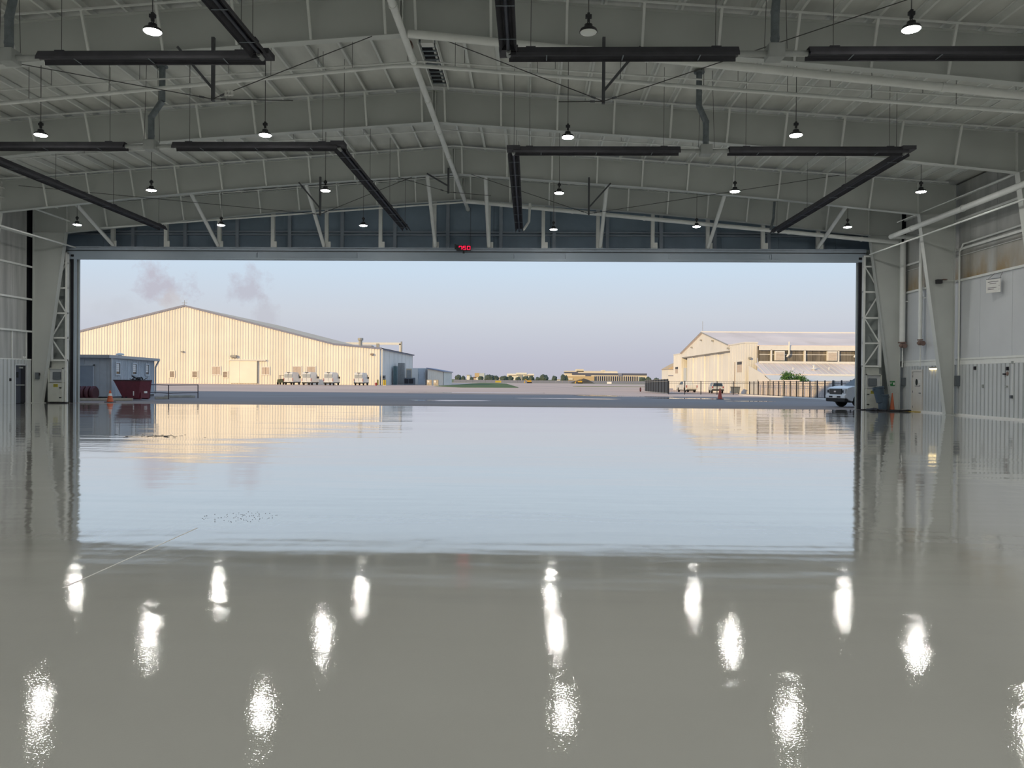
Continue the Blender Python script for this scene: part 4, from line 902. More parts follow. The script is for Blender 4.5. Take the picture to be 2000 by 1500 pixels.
for s in (-1, 1):
    MB().bar((s * .58, 1.0, .95), (s * .55, 1.1, 2.0), .07).bar((s * .58, 2.2, .95), (s * .55, 1.9, 2.0), .07).build('cage_post', BFENCE, ut, local=True)
    for y in (.4, 2.05): MB().lathe([(.12, -.13), (.33, -.12), (.34, 0), (.33, .12), (.12, .13)], (s * .62, y, .34), 12, 'x').build('wheel', TYRE, ut, True, local=True)
MB().box(-.6, .6, 1.0, 2.0, 1.98, 2.05).build('canopy', BFENCE, ut, local=True); MB().box(-.5, .5, 1.25, 1.65, .95, 1.25).build('seat', TYRE, ut, local=True)

# ---- grey-blue shed just outside on the left
sh = thing('portable_office', 'grey-blue ribbed portable building outside the left jamb', 'building', (-29, 55, 0))
A, B_ = Vector((-28.0, 50.6, 0)), Vector((-29.75, 60.2, 0)); H1, H2 = 2.78, 2.72
d = (B_ - A).normalized(); nrm = Vector((d.y, -d.x, 0)); L_ = (B_ - A).length
def on_side(u, z, o=0): p = A + d * u + nrm * o; return (p.x, p.y, z)
m = MB(); m.bar(on_side(0, 1.5, -.05), on_side(L_, 1.5, -.05), .1, 2.6); n = 40
for k in range(n): u = L_ * (k + .5) / n; m.bar(on_side(u, .25, .012), on_side(u, 2.75, .012), .07, .03, up=tuple(nrm))
m.build('ribbed_side_wall', SHEDM, sh)
m = MB().box(-40, A.x, A.y, A.y + .1, .2, 2.8)
for k in range(22): xx = A.x - .25 - .5 * k; m.box(xx - .03, xx + .03, A.y - .03, A.y, .2, 2.75)
m.build('front_wall', SHEDM, sh)
MB().prism([(-40, A.y + .2), (A.x - .2, A.y + .2), (B_.x - .2, B_.y - .1), (-40, B_.y - .1)], 'z', .15, 2.7).build('core', SHEDM, sh)
MB().prism([(-40.2, A.y - .35), (A.x + .15, A.y - .35), (B_.x + .3, B_.y + .3), (-40.2, B_.y + .3)], 'z', 2.78, 2.98).build('roof_fascia', mat('pale_grey_trim', (.45, .46, .47), .5, var=.05), sh)
MB().box(-30.5, -29.1, A.y - .06, A.y, .25, 2.25).build('entry_door', mat('grey_blue_door', (.30, .35, .41), .5, var=.04), sh); MB().box(-29.1, -29.02, A.y - .09, A.y, .2, 2.35).box(-30.6, -29.02, A.y - .09, A.y, 2.25, 2.33).build('door_frame', SHEDM, sh)
for u0, u1 in ((1.0, 1.75), (4.4, 5.2), (7.4, 8.1)):
    f = MB(); zc = (1.72, 2.45)
    f.bar(on_side(u0, zc[0] - .05, .05), on_side(u1, zc[0] - .05, .05), .06, .1).bar(on_side(u0, zc[1] + .05, .05), on_side(u1, zc[1] + .05, .05), .06, .1).bar(on_side(u0 - .05, zc[0] - .1, .05), on_side(u0 - .05, zc[1] + .1, .05), .1, .06, up=tuple(nrm)).bar(on_side(u1 + .05, zc[0] - .1, .05), on_side(u1 + .05, zc[1] + .1, .05), .1, .06, up=tuple(nrm))
    fo = f.build('window_frame', SHEDM, sh)
    MB().bar(on_side((u0 + u1) / 2, zc[0], .03), on_side((u0 + u1) / 2, zc[1], .03), u1 - u0, .02, up=tuple(nrm)).build('pane', GLASSD, fo)
    for k in range(4): z = zc[0] + .22 + .135 * k; MB().bar(on_side(u0 + .04, z, .06), on_side(u1 - .18, z, .06), .02, .115).build('blind_slat', WHITE, fo)
MB().bar(on_side(0, .3, .06), on_side(0, 2.8, .06), .10).bar(on_side(L_ - .05, .2, .1), on_side(L_ - .05, 2.3, .1), .09).bar(on_side(L_ - .05, 2.3, .1), on_side(L_ + .25, 2.8, .25), .09).build('downpipe', mat('pale_grey_trim'), sh)
p = on_side(5.0, 3.0, -1.0); MB().lathe([(.12, -.05), (.12, .08), (.28, .09), (.26, .2), (.06, .25)], p, 12).build('roof_vent', FASCIA, sh, True)
MB().bar(on_side(6.4, .95, .03), on_side(6.75, .95, .03), .02, .35).build('notice', FASCIA, sh)
MB().bar(on_side(0, .12, -.05), on_side(L_, .12, -.05), .05, .2).build('dark_skirt', INK, sh)
rc = thing('hose_coil', 'row of dark red coiled hoses lying by the left jamb', 'hose coil', (-28.8, 49.4, 0))
for k in range(4):
    MB().lathe([(.2, -.12), (.40, -.12), (.46, -.06), (.46, .06), (.40, .12), (.2, .12)], (-29.25 + .27 * k, 49.2 + .10 * k, .46), 18, 'x').build('coil', DUMP2, rc, True)
# self-dumping hopper
dm = thing('tipping_hopper', 'dark red steel tipping hopper outside the left jamb', 'skip', (-26.2, 50.3, 0))
hp = [(-1.42, 1.27), (1.12, 1.27), (.92, .14), (-.52, .14)]
b = MB(); ws = .62
outer = [(x_, y_, z_) for y_ in (-ws, ws) for x_, z_ in hp]; inn = [(x_ * .95, y_ * .93, z_ + (.0 if z_ > 1 else .06)) for x_, y_, z_ in outer]
b.add(outer + inn, [(0, 3, 7, 4), (1, 5, 6, 2), (2, 6, 7, 3), (0, 1, 2, 3), (4, 7, 6, 5), (8, 12, 15, 11), (9, 10, 14, 13), (10, 11, 15, 14), (8, 11, 10, 9), (12, 13, 14, 15), (0, 8, 9, 1), (1, 9, 13, 5), (5, 13, 12, 4), (4, 12, 8, 0)])
b.build('bin_body', DUMP, dm, local=True)
r_ = MB()
for (p, q) in (((-1.42, -ws), (1.12, -ws)), ((1.12, -ws), (1.12, ws)), ((1.12, ws), (-1.42, ws)), ((-1.42, ws), (-1.42, -ws))): r_.bar((*p, 1.27), (*q, 1.27), .06, .07)
r_.build('rim', mat('dark_rim', (.06, .02, .025), .5), dm, local=True)
MB().box(-.6, 1.0, -.5, -.34, .06, .16).box(-.6, 1.0, .34, .5, .06, .16).build('fork_pocket', DUMP, dm, local=True)
MB().box(.95, 1.02, -.45, .45, .14, .5).build('tail_plate', DUMP, dm, local=True); MB().box(.45, .55, -.63, -.60, .30, .58).build('white_label', WHITE, dm, local=True); MB().box(1.0, 1.06, -.1, .2, .45, .58).build('white_label', WHITE, dm, local=True)
for x_ in (-.55, -.2): MB().lathe([(.03, -.06), (.12, -.05), (.12, .05), (.03, .06)], (x_, -.58, .12), 10, 'y').build('caster', BLACK, dm, True, local=True)
dm.rotation_euler = (0, 0, rad(-14.5)); dm.scale = (.84, .84, 1.02)
rb = thing('scrap_heap', 'dark scrap heaped in the red hopper', 'scrap', (-26.1, 50.3, 1.32)); rb['kind'] = 'stuff'
m = MB()
for k in range(26): a = R.uniform(0, 6.28); p = Vector((R.uniform(-.1, .8), R.uniform(-.35, .35), R.uniform(-.06, .14))); q = p + Vector((math.cos(a), math.sin(a), R.uniform(-.1, .5))) * R.uniform(.15, .4); m.bar(p, q, R.uniform(.03, .12), R.uniform(.02, .08))
o_ = m.build('scrap_pieces', mat('dark_scrap', (.04, .04, .045), .7, var=.3), rb, local=True); rb.rotation_euler = (0, 0, rad(-14.5)); rb.scale = (.8, .8, 1)
cone('orange cone with white band near the red hopper', -25.05, 45.3, .72, .19, ORANGE)
bs = []
for (p, q, lab) in [((-29.2, 47.6), (-25.4, 48.6), 'pale timber parking stop in front of the red hopper'), ((-25.9, 52.5), (-25.2, 53.1), 'short pale timber stop right of the red hopper'), ((-27.2, 56.6), (-25.2, 57.3), 'pale timber stop under the steel railing')]:
    t = thing('parking_stop', lab, 'timber stop', (p[0], p[1], 0), group='pale timber stops'); MB().bar((p[0], p[1], .09), (q[0], q[1], .09), .18, .17).build('beam', WOOD, t, bevel=.02)
    for f in (.15, .85): xx, yy = p[0] + (q[0] - p[0]) * f, p[1] + (q[1] - p[1]) * f; MB().tube((xx, yy, .17), (xx, yy, .19), .02, 8).build('pin', CAST, t)
rl = thing('pipe_railing', 'dark steel railing with two rails outside the left jamb', 'railing', (-26.5, 54, 0))
rp = [(-27.6, 55.2), (-25.0, 52.6), (-24.25, 55.6)]
for (p, q) in zip(rp, rp[1:]):
    for z in (.42, .98): MB().tube((*p, z), (*q, z), .03, 8).build('rail', mat('dark_rail', (.07, .05, .06), .5), rl, True)
for p in rp: MB().tube((*p, 0), (*p, 1.0), .035, 8).build('post', mat('dark_rail'), rl, True)

# ---- right hangar
rh = thing('white_hangar', 'cream hangar with tall sliding doors and long metal roof at right', 'building', (32.9, 147, 0))
gx, ya, yb, ym = 32.9, 119.0, 178.0, 147.5; zb_ = -.6
gy0, gy1, ge, gr = 127.8, 168.8, 7.35, 10.75     # gable eaves and ridge
def gzr(y): return gr - (gr - ge) * abs(y - 148.3) / 20.5
n = 14
for k in range(n):
    a = gy0 + (gy1 - gy0) * k / n; b = gy0 + (gy1 - gy0) * (k + 1) / n - .04
    pts = [(a, 6.6), (b, 6.6), (b, gzr(b)), (a, gzr(a))]
    if a < 148.3 < b: pts = [(a, 6.6), (b, 6.6), (b, gzr(b)), (148.3, gr), (a, gzr(a))]
    MB().prism(pts, 'x', gx, gx + .2).build('gable_panel', SIDING2, rh)
n = 7
for k in range(n):                               # sliding leaves on alternate tracks
    a = gy0 + .2 + (gy1 - 4.2 - gy0) * k / n; b = gy0 + .2 + (gy1 - 4.2 - gy0) * (k + 1) / n; o = .55 + .14 * (k % 2)
    m = MB().box(gx + o, gx + o + .14, a, b + .5, zb_, 6.45).box(gx + o - .05, gx + o, a, a + .25, zb_, 6.45).box(gx + o - .05, gx + o, (a + b) / 2, (a + b) / 2 + .15, zb_, 6.45); m.build('door_leaf', SIDING2, rh)
MB().box(gx + .2, gx + 2.4, gy0, gy1, 6.45, 6.75).build('door_head', ACM, rh); MB().box(gx + 2.4, gx + 2.6, gy0, gy1, zb_, 6.6).build('dark_interior', INK, rh)
MB().box(gx + .4, gx + 1.2, gy1 - 3.3, gy1 - .3, zb_, 4.3).build('entry_block', SHEDM, rh)
for (a, b, h) in ((ya, gy0, 7.4), (gy1, yb, 7.4)):
    m = MB().box(gx, gx + 1.9, a, b, zb_, h)
    for k in range(9): y_ = a + (b - a) * (k + .5) / 9; m.box(gx - .03, gx, y_ - .05, y_ + .05, zb_, h - .1)
    for k in range(5): x_ = gx + 1.9 * (k + .5) / 5; m.box(x_ - .04, x_ + .04, a - .03, a, zb_, h - .1)
    m.build('corner_tower', SIDING2, rh); MB().box(gx - .08, gx + 1.98, a - .08, b + .05, h, h + .18).build('coping', FASCIA, rh)
for (a, b, z0, z1) in ((120.5, 123.3, 2.95, 4.6), (172.2, 175.6, 3.2, 4.6)):
    f = MB().box(gx - .1, gx + .05, a - .2, b + .2, z1, z1 + .2).box(gx - .06, gx + .05, a - .1, a, z0, z1).box(gx - .06, gx + .05, b, b + .1, z0, z1).build('window_frame', FASCIA, rh)
    for k in range(3): y_ = a + (b - a) * k / 3; MB().box(gx - .04, gx + .02, y_ + .05, y_ + (b - a) / 3 - .05, z0, z1 - .5).build('pane', SHUT, f)
    MB().box(gx - .04, gx + .02, a, b, z1 - .45, z1).build('dark_pane', INK, f)
MB().box(gx - .08, gx + .02, 124.6, 124.75, zb_, 4.6).build('drain_pipe', VENT, rh)
for y_, z_ in ((157.5, 8.3), (148.9, 9.35), (139.5, 8.75), (128.4, 6.95)): MB().box(gx - .35, gx, y_ - .25, y_ + .25, z_ - .1, z_ + .15).build('flood_lamp', ACM, rh)
MB().box(gx + .5, gx + .9, ya - .4, ya, 4.95, 5.25).build('flood_lamp', ACM, rh, bevel=.04); MB().box(gx + .7, gx + 1.0, ya - .08, ya, 3.1, 3.35).build('louvre', VENT, rh)
XE = 80
for s, y_e in ((-1, 118.0), (1, 178.6)):
    ps = [(gx - .3, 148.3, gr), (XE, 148.3, gr), (XE, y_e, 6.95), (gx + 1.9, y_e, 6.95), (gx + 1.9, 128 if s < 0 else 168.6, 7.45), (gx - .3, 128 if s < 0 else 168.6, 7.45)]
    MB().add([(a, b, c + .12) for a, b, c in ps] + [(a, b, c - .05) for a, b, c in ps], [tuple(range(6)), tuple(range(11, 5, -1))] + [(i, (i + 1) % 6, (i + 1) % 6 + 6, i + 6) for i in range(6)]).build('roof_slope', ROOFM, rh)
MB().box(gx - .3, XE, 148.1, 148.5, gr + .08, gr + .3).build('ridge_cap', FASCIA, rh)
MB().bar((gx - .3, 128, 7.5), (gx - .3, 148.3, gr + .08), .12, .16).bar((gx - .3, 148.3, gr + .08), (gx - .3, 168.6, 7.5), .12, .16).build('rake_trim', ACM, rh)
MB().tube((gx, 148.3, gr), (gx, 148.3, gr + 2.2), .04, 5).build('lightning_rod', ACM, rh)
# long side: fascia, clerestory bays, sill
MB().box(gx + 1.9, XE, 117.9, 118.3, 6.3, 6.95).build('eave_fascia', FASCIA, rh); MB().box(gx + 1.9, XE, 117.8, 118.3, 4.3, 4.62).build('sill', FASCIA, rh)
MB().box(gx + 1.9, XE, 118.5, 118.7, 4.5, 6.4).build('inner_wall', mat('amber_dark_glass', (.16, .14, .11), .25, var=.3, scale=.8, stretch=(3, 1, .6)), rh)
for k in range(10):
    x_ = 36.6 + 5.06 * k; MB().box(x_ - .1, x_ + .1, 117.9, 118.4, 4.6, 6.35).build('mullion', FASCIA, rh)
    for j in range(4 if k else 0): MB().box(x_ - 5.0 + 1.25 * j, x_ - 3.8 + 1.25 * j, 118.35, 118.4, 4.62, 6.3).build('pane', mat('amber_dark_glass'), rh)
    if not k: MB().box(34.9, 36.4, 118.35, 118.4, 4.62, 6.3).build('pane', mat('amber_dark_glass'), rh)
    MB().box(max(x_ - 4.9, 34.9), x_ - .1, 118.28, 118.34, 5.62, 5.72).build('transom', FASCIA, rh)
    if k in (0, 2, 4): pass
for x_ in (37.1, 45.0):
    l = MB().box(x_, x_ + 1.45, 117.75, 118.3, 4.75, 6.2).build('louvre_box', FASCIA, rh)
    for j in range(6): MB().box(x_ + .1, x_ + 1.35, 117.68, 117.76, 4.85 + .2 * j, 4.97 + .2 * j).build('louvre_blade', SHUT, l)
for x_ in (38.9, 49.0):
    MB().path([(x_, 117.9, 5.3), (x_ + .3, 117.8, 5.7), (x_ + .3, 117.7, 7.6)], .12, 8).build('flue_pipe', FASCIA, rh, True)
# lean-to in front of the long side
MB().add([(gx + 1.2, 118, 4.32), (XE, 118, 4.32), (XE, 110, 2.6), (33.2, 110, 2.6), (gx - 2.6, 110, 1.9), (gx - 2.2, 112, 2.85), (gx + 1.2, 118, 4.2), (XE, 118, 4.2), (XE, 110, 2.45), (33.2, 110, 2.45)],
         [(0, 1, 2, 3), (6, 9, 8, 7), (0, 6, 7, 1), (2, 8, 9, 3), (1, 7, 8, 2), (0, 3, 9, 6)]).build('lean_to_roof', ROOFM, rh)
for k in range(30):
    x_ = 33.4 + .82 * k; MB().bar((x_ + .0, 110, 2.62), (x_ + .9, 118, 4.36), .07, .05).build('roof_seam', FASCIA, rh)
MB().box(41.0, XE, 109.7, 110.1, 2.42, 2.62).build('lean_to_gutter', FASCIA, rh); MB().add([(33.2, 109.9, 2.45), (XE, 109.9, 2.45), (XE, 106.8, 1.62), (33.2, 106.8, 1.62), (33.2, 109.9, 2.3), (XE, 109.9, 2.3), (XE, 106.8, 1.5), (33.2, 106.8, 1.5)], [(0, 1, 2, 3), (7, 6, 5, 4), (2, 6, 7, 3), (0, 3, 7, 4)]).build('lower_roof', FASCIA, rh)
m = MB().box(33.4, XE, 107.3, 107.4, zb_, 1.55)
for k in range(60): m.box(33.5 + .4 * k, 33.62 + .4 * k, 107.24, 107.3, zb_, 1.5)
m.build('lean_to_wall', SHEDM, rh)
MB().prism([(33.3, zb_), (33.3, 1.5), (33.3, 1.5)], 'y', 107.3, 107.35) if False else None
MB().add([(33.2, 118, zb_), (33.2, 118, 3.9), (33.2, 110, 2.45), (33.2, 107, 1.55), (33.2, 107, zb_), (33.3, 118, zb_), (33.3, 118, 3.9), (33.3, 110, 2.45), (33.3, 107, 1.55), (33.3, 107, zb_)], [(0, 1, 2, 3, 4), (9, 8, 7, 6, 5), (0, 5, 6, 1), (3, 8, 9, 4)]).build('lean_to_end', SIDING2, rh)
for x_, z_ in ((38.2, 3.1), (43.4, 3.2)): MB().tube((x_, 113, z_), (x_, 113, z_ + .5), .07, 8).build('vent_pipe', WHITE, rh)
MB().lathe([(.2, 0), (.2, .25), (.42, .28), (.12, .5), (.1, .75), (.25, .8), (.05, .95)], (41.2, 113, 3.1), 10).build('roof_vent', FASCIA, rh, True)
lf = thing('far_hangar', 'small pale hangar end showing behind the cream hangar at right', 'building', (33, 205, 0))
p0, p1 = at(1305, 745, 205), at(1330, 745, 205); MB().box(p0.x, p1.x + 6, 205, 215, -.6, at(1305, 721, 205).z).build('wall', SIDING2, lf); zt_ = at(1305, 721, 205).z
MB().prism([(p0.x - .3, zt_), (p1.x + 6, zt_), (p1.x + 6, zt_ + 4), (p0.x + 2.5, zt_ + 1.6)], 'y', 204.7, 215).build('roof', TAN, lf)
MB().box(p0.x, p1.x + 6, 204.9, 205, zt_ - 1.8, zt_ - 1.6).build('trim_band', TRIMB, lf)

# fences
def fence_line(label, pts, h, step, gate=False):
    t = thing('steel_fence', label, 'fence', (pts[0][0], pts[0][1], gz(*pts[0])))
    for (p, q) in zip(pts, pts[1:]):
        p = Vector((*p, 0)); q = Vector((*q, 0)); L_ = (q - p).length; d = (q - p).normalized(); n = max(1, round(L_ / step))
        G = lambda u: Vector((p.x + d.x * u, p.y + d.y * u, gz(p.x + d.x * u, p.y + d.y * u)))
        for k in range(n + 1):
            if k == n and q != Vector((*pts[-1], 0)): continue
            c = G(L_ * k / n); MB().box(c.x - .05, c.x + .05, c.y - .05, c.y + .05, c.z, c.z + h + .05).build('post', BFENCE, t)
        pk = MB()
        for k in range(n):
            a, b = G(L_ * k / n), G(L_ * (k + 1) / n)
            for z in (.12, h - .28, h - .04): MB().bar(a + Vector((0, 0, z)), b + Vector((0, 0, z)), .035, .04).build('rail', BFENCE, t)
            w = L_ / n; j = .13
            while j < w - .05: c = a + (b - a) * (j / w); pk.box(c.x - .006, c.x + .006, c.y - .006, c.y + .006, c.z + .1, c.z + h); j += .22
        pk.build('pickets', BFENCE, t, kind='stuff')
    return t
fence_line('black steel picket fence in front of the cream hangar', [(18.7, 104.5), (29.4, 104.0), (28.9, 62), (29.6, 54)], 1.78, 2.1)
gt2 = thing('screened_gate', 'dark screened sliding gate standing on the apron', 'gate', (18.7, 104.5, -.28))
a, b = Vector((18.6, 104.4, gz(18.6, 104.4))), Vector((20.6, 139, gz(20.6, 139)))
for k in range(9):
    p, q = a + (b - a) * (k / 9), a + (b - a) * ((k + 1) / 9 - .008)
    MB().bar(p + Vector((0, 0, 1.08)), q + Vector((0, 0, 1.08)), .05, 1.95).build('screen_panel', MESHM, gt2)
    MB().bar(p + Vector((-.06, 0, .1)), p + Vector((-.06, 0, 2.1)), .07).build('gate_post', BFENCE, gt2)
for z in (.14, 1.75, 2.05): MB().bar(a + Vector((-.06, 0, z)), b + Vector((-.06, 0, z)), .04, .05).build('gate_rail', ACM, gt2)
MB().lathe([(.1, -.12), (.38, -.1), (.38, .1), (.1, .12)], (b.x - .8, b.y, b.z + .4), 12, 'x').build('gate_wheel', DUMP2, gt2, True)
pf = thing('panel_fence', 'pinkish white corrugated panel fence behind the black fence', 'fence', (30.6, 90, -.2))
ys_ = [104 - 2.6 * k for k in range(20)]
for k, (a, b) in enumerate(zip(ys_, ys_[1:])):
    h = 1.95 if k < 6 else 1.72; g0 = gz(30.6, b); m = MB().box(30.6, 30.66, b + .02, a, g0, g0 + h)
    for j in range(8): y_ = b + 2.6 * (j + .5) / 8; m.box(30.55, 30.6, y_ - .1, y_ + .1, g0 + .02, g0 + h - .02)
    m.build('fence_panel', PANELF, pf)
    if k % 2 == 0: MB().box(30.46, 30.56, a - .05, a + .05, g0, g0 + h + .1).build('fence_post', ACM, pf)
for k in range(3):
    a, b = 30.6 + 1.2 * k, 31.78 + 1.2 * k; MB().box(a, b, 104.6, 104.68, -.4, 1.6).build('fence_panel', PANELF, pf)
cbk = MB(); pts = [(27.0, 100), (27.2, 80), (27.4, 66), (28.2, 58), (29.5, 53)]
for p, q in zip(pts, pts[1:]): cbk.bar((*p, gz(*p) + .06), (*q, gz(*q) + .06), .22, .16)
tag(cbk.build('kerb', FASCIA), 'pale concrete kerb curving along the black fence', 'kerb', kind='structure')
flat_patch('grass_strip', 'narrow grass strip between kerb and fence behind the pickup', 'grass', GRASS, [(27.2, 90), (27.5, 66), (28.3, 60), (28.75, 62), (28.75, 90)], .03, 'stuff')
cone('tall red cone standing on the apron before the black fence', 16.9, 69.0, 1.02, .22, mat('red_cone_plastic', (.52, .10, .06), .5), False, gz(16.9, 69))
# shrub
bu = thing('bush', 'leafy green bush above the pale fence', 'bush', (36.0, 105.7, -.4))
m = MB(); br = MB()
for k in range(9):
    a = R.uniform(0, 6.28); tip = Vector((36.0 + R.uniform(-1.6, 1.9), 105.7 + R.uniform(-.5, .7), R.uniform(1.7, 3.1))); br.tube((36.0, 105.7, -.4), tip, .05, 5, .015)
br.build('branches', BARK, bu)
tips = [Vector((35.7 + R.uniform(-1.5, 1.7), 105.6 + R.uniform(-.4, .4), 0)) for _ in range(22)]
for t_ in tips: t_.z = 1.55 + R.uniform(.1, 1.5) * (1 - .25 * abs(t_.x - 36.2))
for k in range(1900):
    t_ = tips[k % 22]; c = t_ + Vector((R.gauss(0, .26), max(-.5, min(.5, R.gauss(0, .2))), R.gauss(-.12, .24)))
    d1 = Vector((R.uniform(-1, 1), R.uniform(-1, 1), R.uniform(-.6, .8))).normalized(); d2 = d1.cross(Vector((R.uniform(-1, 1), R.uniform(-1, 1), R.uniform(-1, 1)))).normalized(); s = R.uniform(.08, .17)
    m.add([c - d1 * s, c + d2 * s * .45, c + d1 * s, c - d2 * s * .45], [(0, 1, 2, 3)])
m.build('foliage', LEAF, bu, kind='stuff')

# ---- pickup at the right jamb (front towards the left)
def wheel(t, x, y, r, w=.26, spokes=True, s=1):
    MB().lathe([(r * .62, -w / 2), (r * .93, -w / 2), (r, -w * .3), (r, w * .3), (r * .93, w / 2), (r * .62, w / 2)], (x, y, r), 28, 'y').build('tyre', TYRE, t, True, local=True)
    h = MB().lathe([(r * .62, -.02), (r * .64, s * w * .42), (r * .56, s * w * .42), (r * .54, -.02)], (x, y, r), 28, 'y')
    if spokes:
        for k in range(6):
            a = k / 6 * 2 * math.pi + .3
            for da in (-.13, .13): h.bar((x, y + s * w * .36, r), (x + math.cos(a + da) * r * .6, y + s * w * .36, r + math.sin(a + da) * r * .6), .03, .05, up=(0, 1, 0))
    h.lathe([(.07, s * w * .30), (.07, s * w * .45)], (x, y, r), 12, 'y'); h.build('rim', CHROME, t, True, local=True)
def pickup(label, loc, rz, simple=False, paint=TRUCKW):
    t = thing('pickup_truck', label, 'pickup', loc, rz)
    W = 1.0
    # body side outline in (x, z): nose at x = 0, tail at -5.8, with wheel arches
    def arch(xc, r, n=9): return [(xc + r * math.cos(a), .36 + r * math.sin(a)) for a in [math.pi * i / (n - 1) for i in range(n)]]
    low = [(-.12, .48)] + arch(-.98, .50) + [(-1.6, .42), (-3.9, .42)] + arch(-4.65, .50) + [(-5.7, .5)]
    up_ = [(-5.78, 1.28), (-3.75, 1.30), (-1.72, 1.33), (-.45, 1.27), (-.10, 1.18), (-.02, 1.0), (0.02, .72)]
    b = MB().prism(low + up_, 'y', -W, W); b.build('body', paint, t, local=True, bevel=.03)
    hd_ = MB().prism([(-1.3, 1.28), (-.5, 1.24), (-.14, 1.16), (-.5, 1.29), (-1.25, 1.34)], 'y', -W * .93, W * .93); hd_.build('hood', paint, t, local=True, bevel=.01)
    cabp = [(-1.12, 1.28), (-2.0, 1.88), (-2.35, 1.95), (-3.45, 1.93), (-3.72, 1.30)]
    c = MB().prism(cabp, 'y', -W * .97, W * .97)
    for v in c.v:
        if v.z > 1.5: v.y *= .80
    c.build('cab', paint, t, local=True, bevel=.03)
    ws_ = MB().add([(-1.24, -.86, 1.33), (-1.24, .86, 1.33), (-1.98, .70, 1.84), (-1.98, -.70, 1.84), (-1.17, -.86, 1.35), (-1.17, .86, 1.35), (-1.92, .70, 1.86), (-1.92, -.70, 1.86)], [(4, 5, 6, 7), (3, 2, 1, 0), (4, 0, 1, 5), (5, 1, 2, 6), (6, 2, 3, 7), (7, 3, 0, 4)]); ws_.build('windshield', GLASSB, t, local=True)
    for s in (-1, 1):
        MB().add([(-1.5, s * .975, 1.37), (-3.6, s * .975, 1.37), (-3.42, s * .82, 1.84), (-2.1, s * .82, 1.84), (-1.5, s * .93, 1.37), (-3.6, s * .93, 1.37), (-3.42, s * .78, 1.84), (-2.1, s * .78, 1.84)], [(0, 1, 2, 3), (7, 6, 5, 4), (0, 4, 5, 1), (2, 6, 7, 3)]).build('side_window', GLASSB, t, local=True)
        MB().box(-2.0, -1.85, s * 1.08 - .1, s * 1.08 + .1, 1.34, 1.56).build('mirror', paint, t, local=True, bevel=.02)
        # C-shaped headlight
        hl = MB().box(-.14, .035, s * .80 - .16, s * .80 + .17, .84, 1.14).build('headlight', mat('clear_lamp', (.62, .66, .70), .15, var=.02), t, local=True, bevel=.03)
        MB().box(.02, .05, s * .73 - .07, s * .73 + .07, .90, 1.06).build('lamp_core', BLACK, hl, local=True)
        MB().box(-.25, .03, s * .78 - .16, s * .78 + .16, .60, .70).build('fog_lamp', BLACK, t, local=True)
    g = MB().box(-.05, .045, -.60, .60, .80, 1.14).build('grille', mat('dark_grille', (.02, .025, .03), .35, var=.1), t, local=True, bevel=.02)
    MB().box(.03, .055, -.60, .60, .84, .86).box(.03, .055, -.60, .60, .96, .98).box(.03, .055, -.60, .60, 1.08, 1.10).build('grille_bar', mat('dark_grille'), g, local=True)
    e = MB().lathe([(.115, 0), (.115, .03)], (.04, 0, .97), 20, 'x')
    for v in e.v: v.z = .97 + (v.z - .97) * .42
    e.build('oval_badge', CHROME, g, local=True)
    MB().box(-.25, .08, -.99, .99, .56, .76).build('bumper', paint, t, local=True, bevel=.04); MB().box(-.2, .05, -.97, .97, .34, .56).build('lower_valance', TYRE, t, local=True, bevel=.03)
    MB().box(.07, .095, -.18, .18, .58, .71).build('number_plate', WHITE, t, local=True); 
    for s in (-1, 1): MB().box(.06, .09, s * .40 - .17, s * .40 + .17, .60, .70).build('intake', BLACK, t, local=True)
    MB().box(-5.7, -.4, -.8, .8, .30, .6).build('underbody', TYRE, t, local=True)
    for x_ in (-.98, -4.65):
        for s in (-1, 1): wheel(t, x_, s * .84, .40, s=s)
    MB().box(-5.82, -5.74, -.85, .85, .75, 1.28).build('tailgate', paint, t, local=True, bevel=.01)
    for s in (-1, 1): MB().box(-5.83, -5.7, s * .93 - .06, s * .93 + .06, .85, 1.25).build('tail_lamp', REDT, t, local=True)
    return t
pickup('white pickup truck nosing out from behind the right door jamb', (18.95, 48.2, 0), rad(180 + 13.5))
pk2 = pickup('white pickup truck parked behind the black fence', (27.6, 141.0, gz(27.8, 136)), rad(96), paint=VANW)
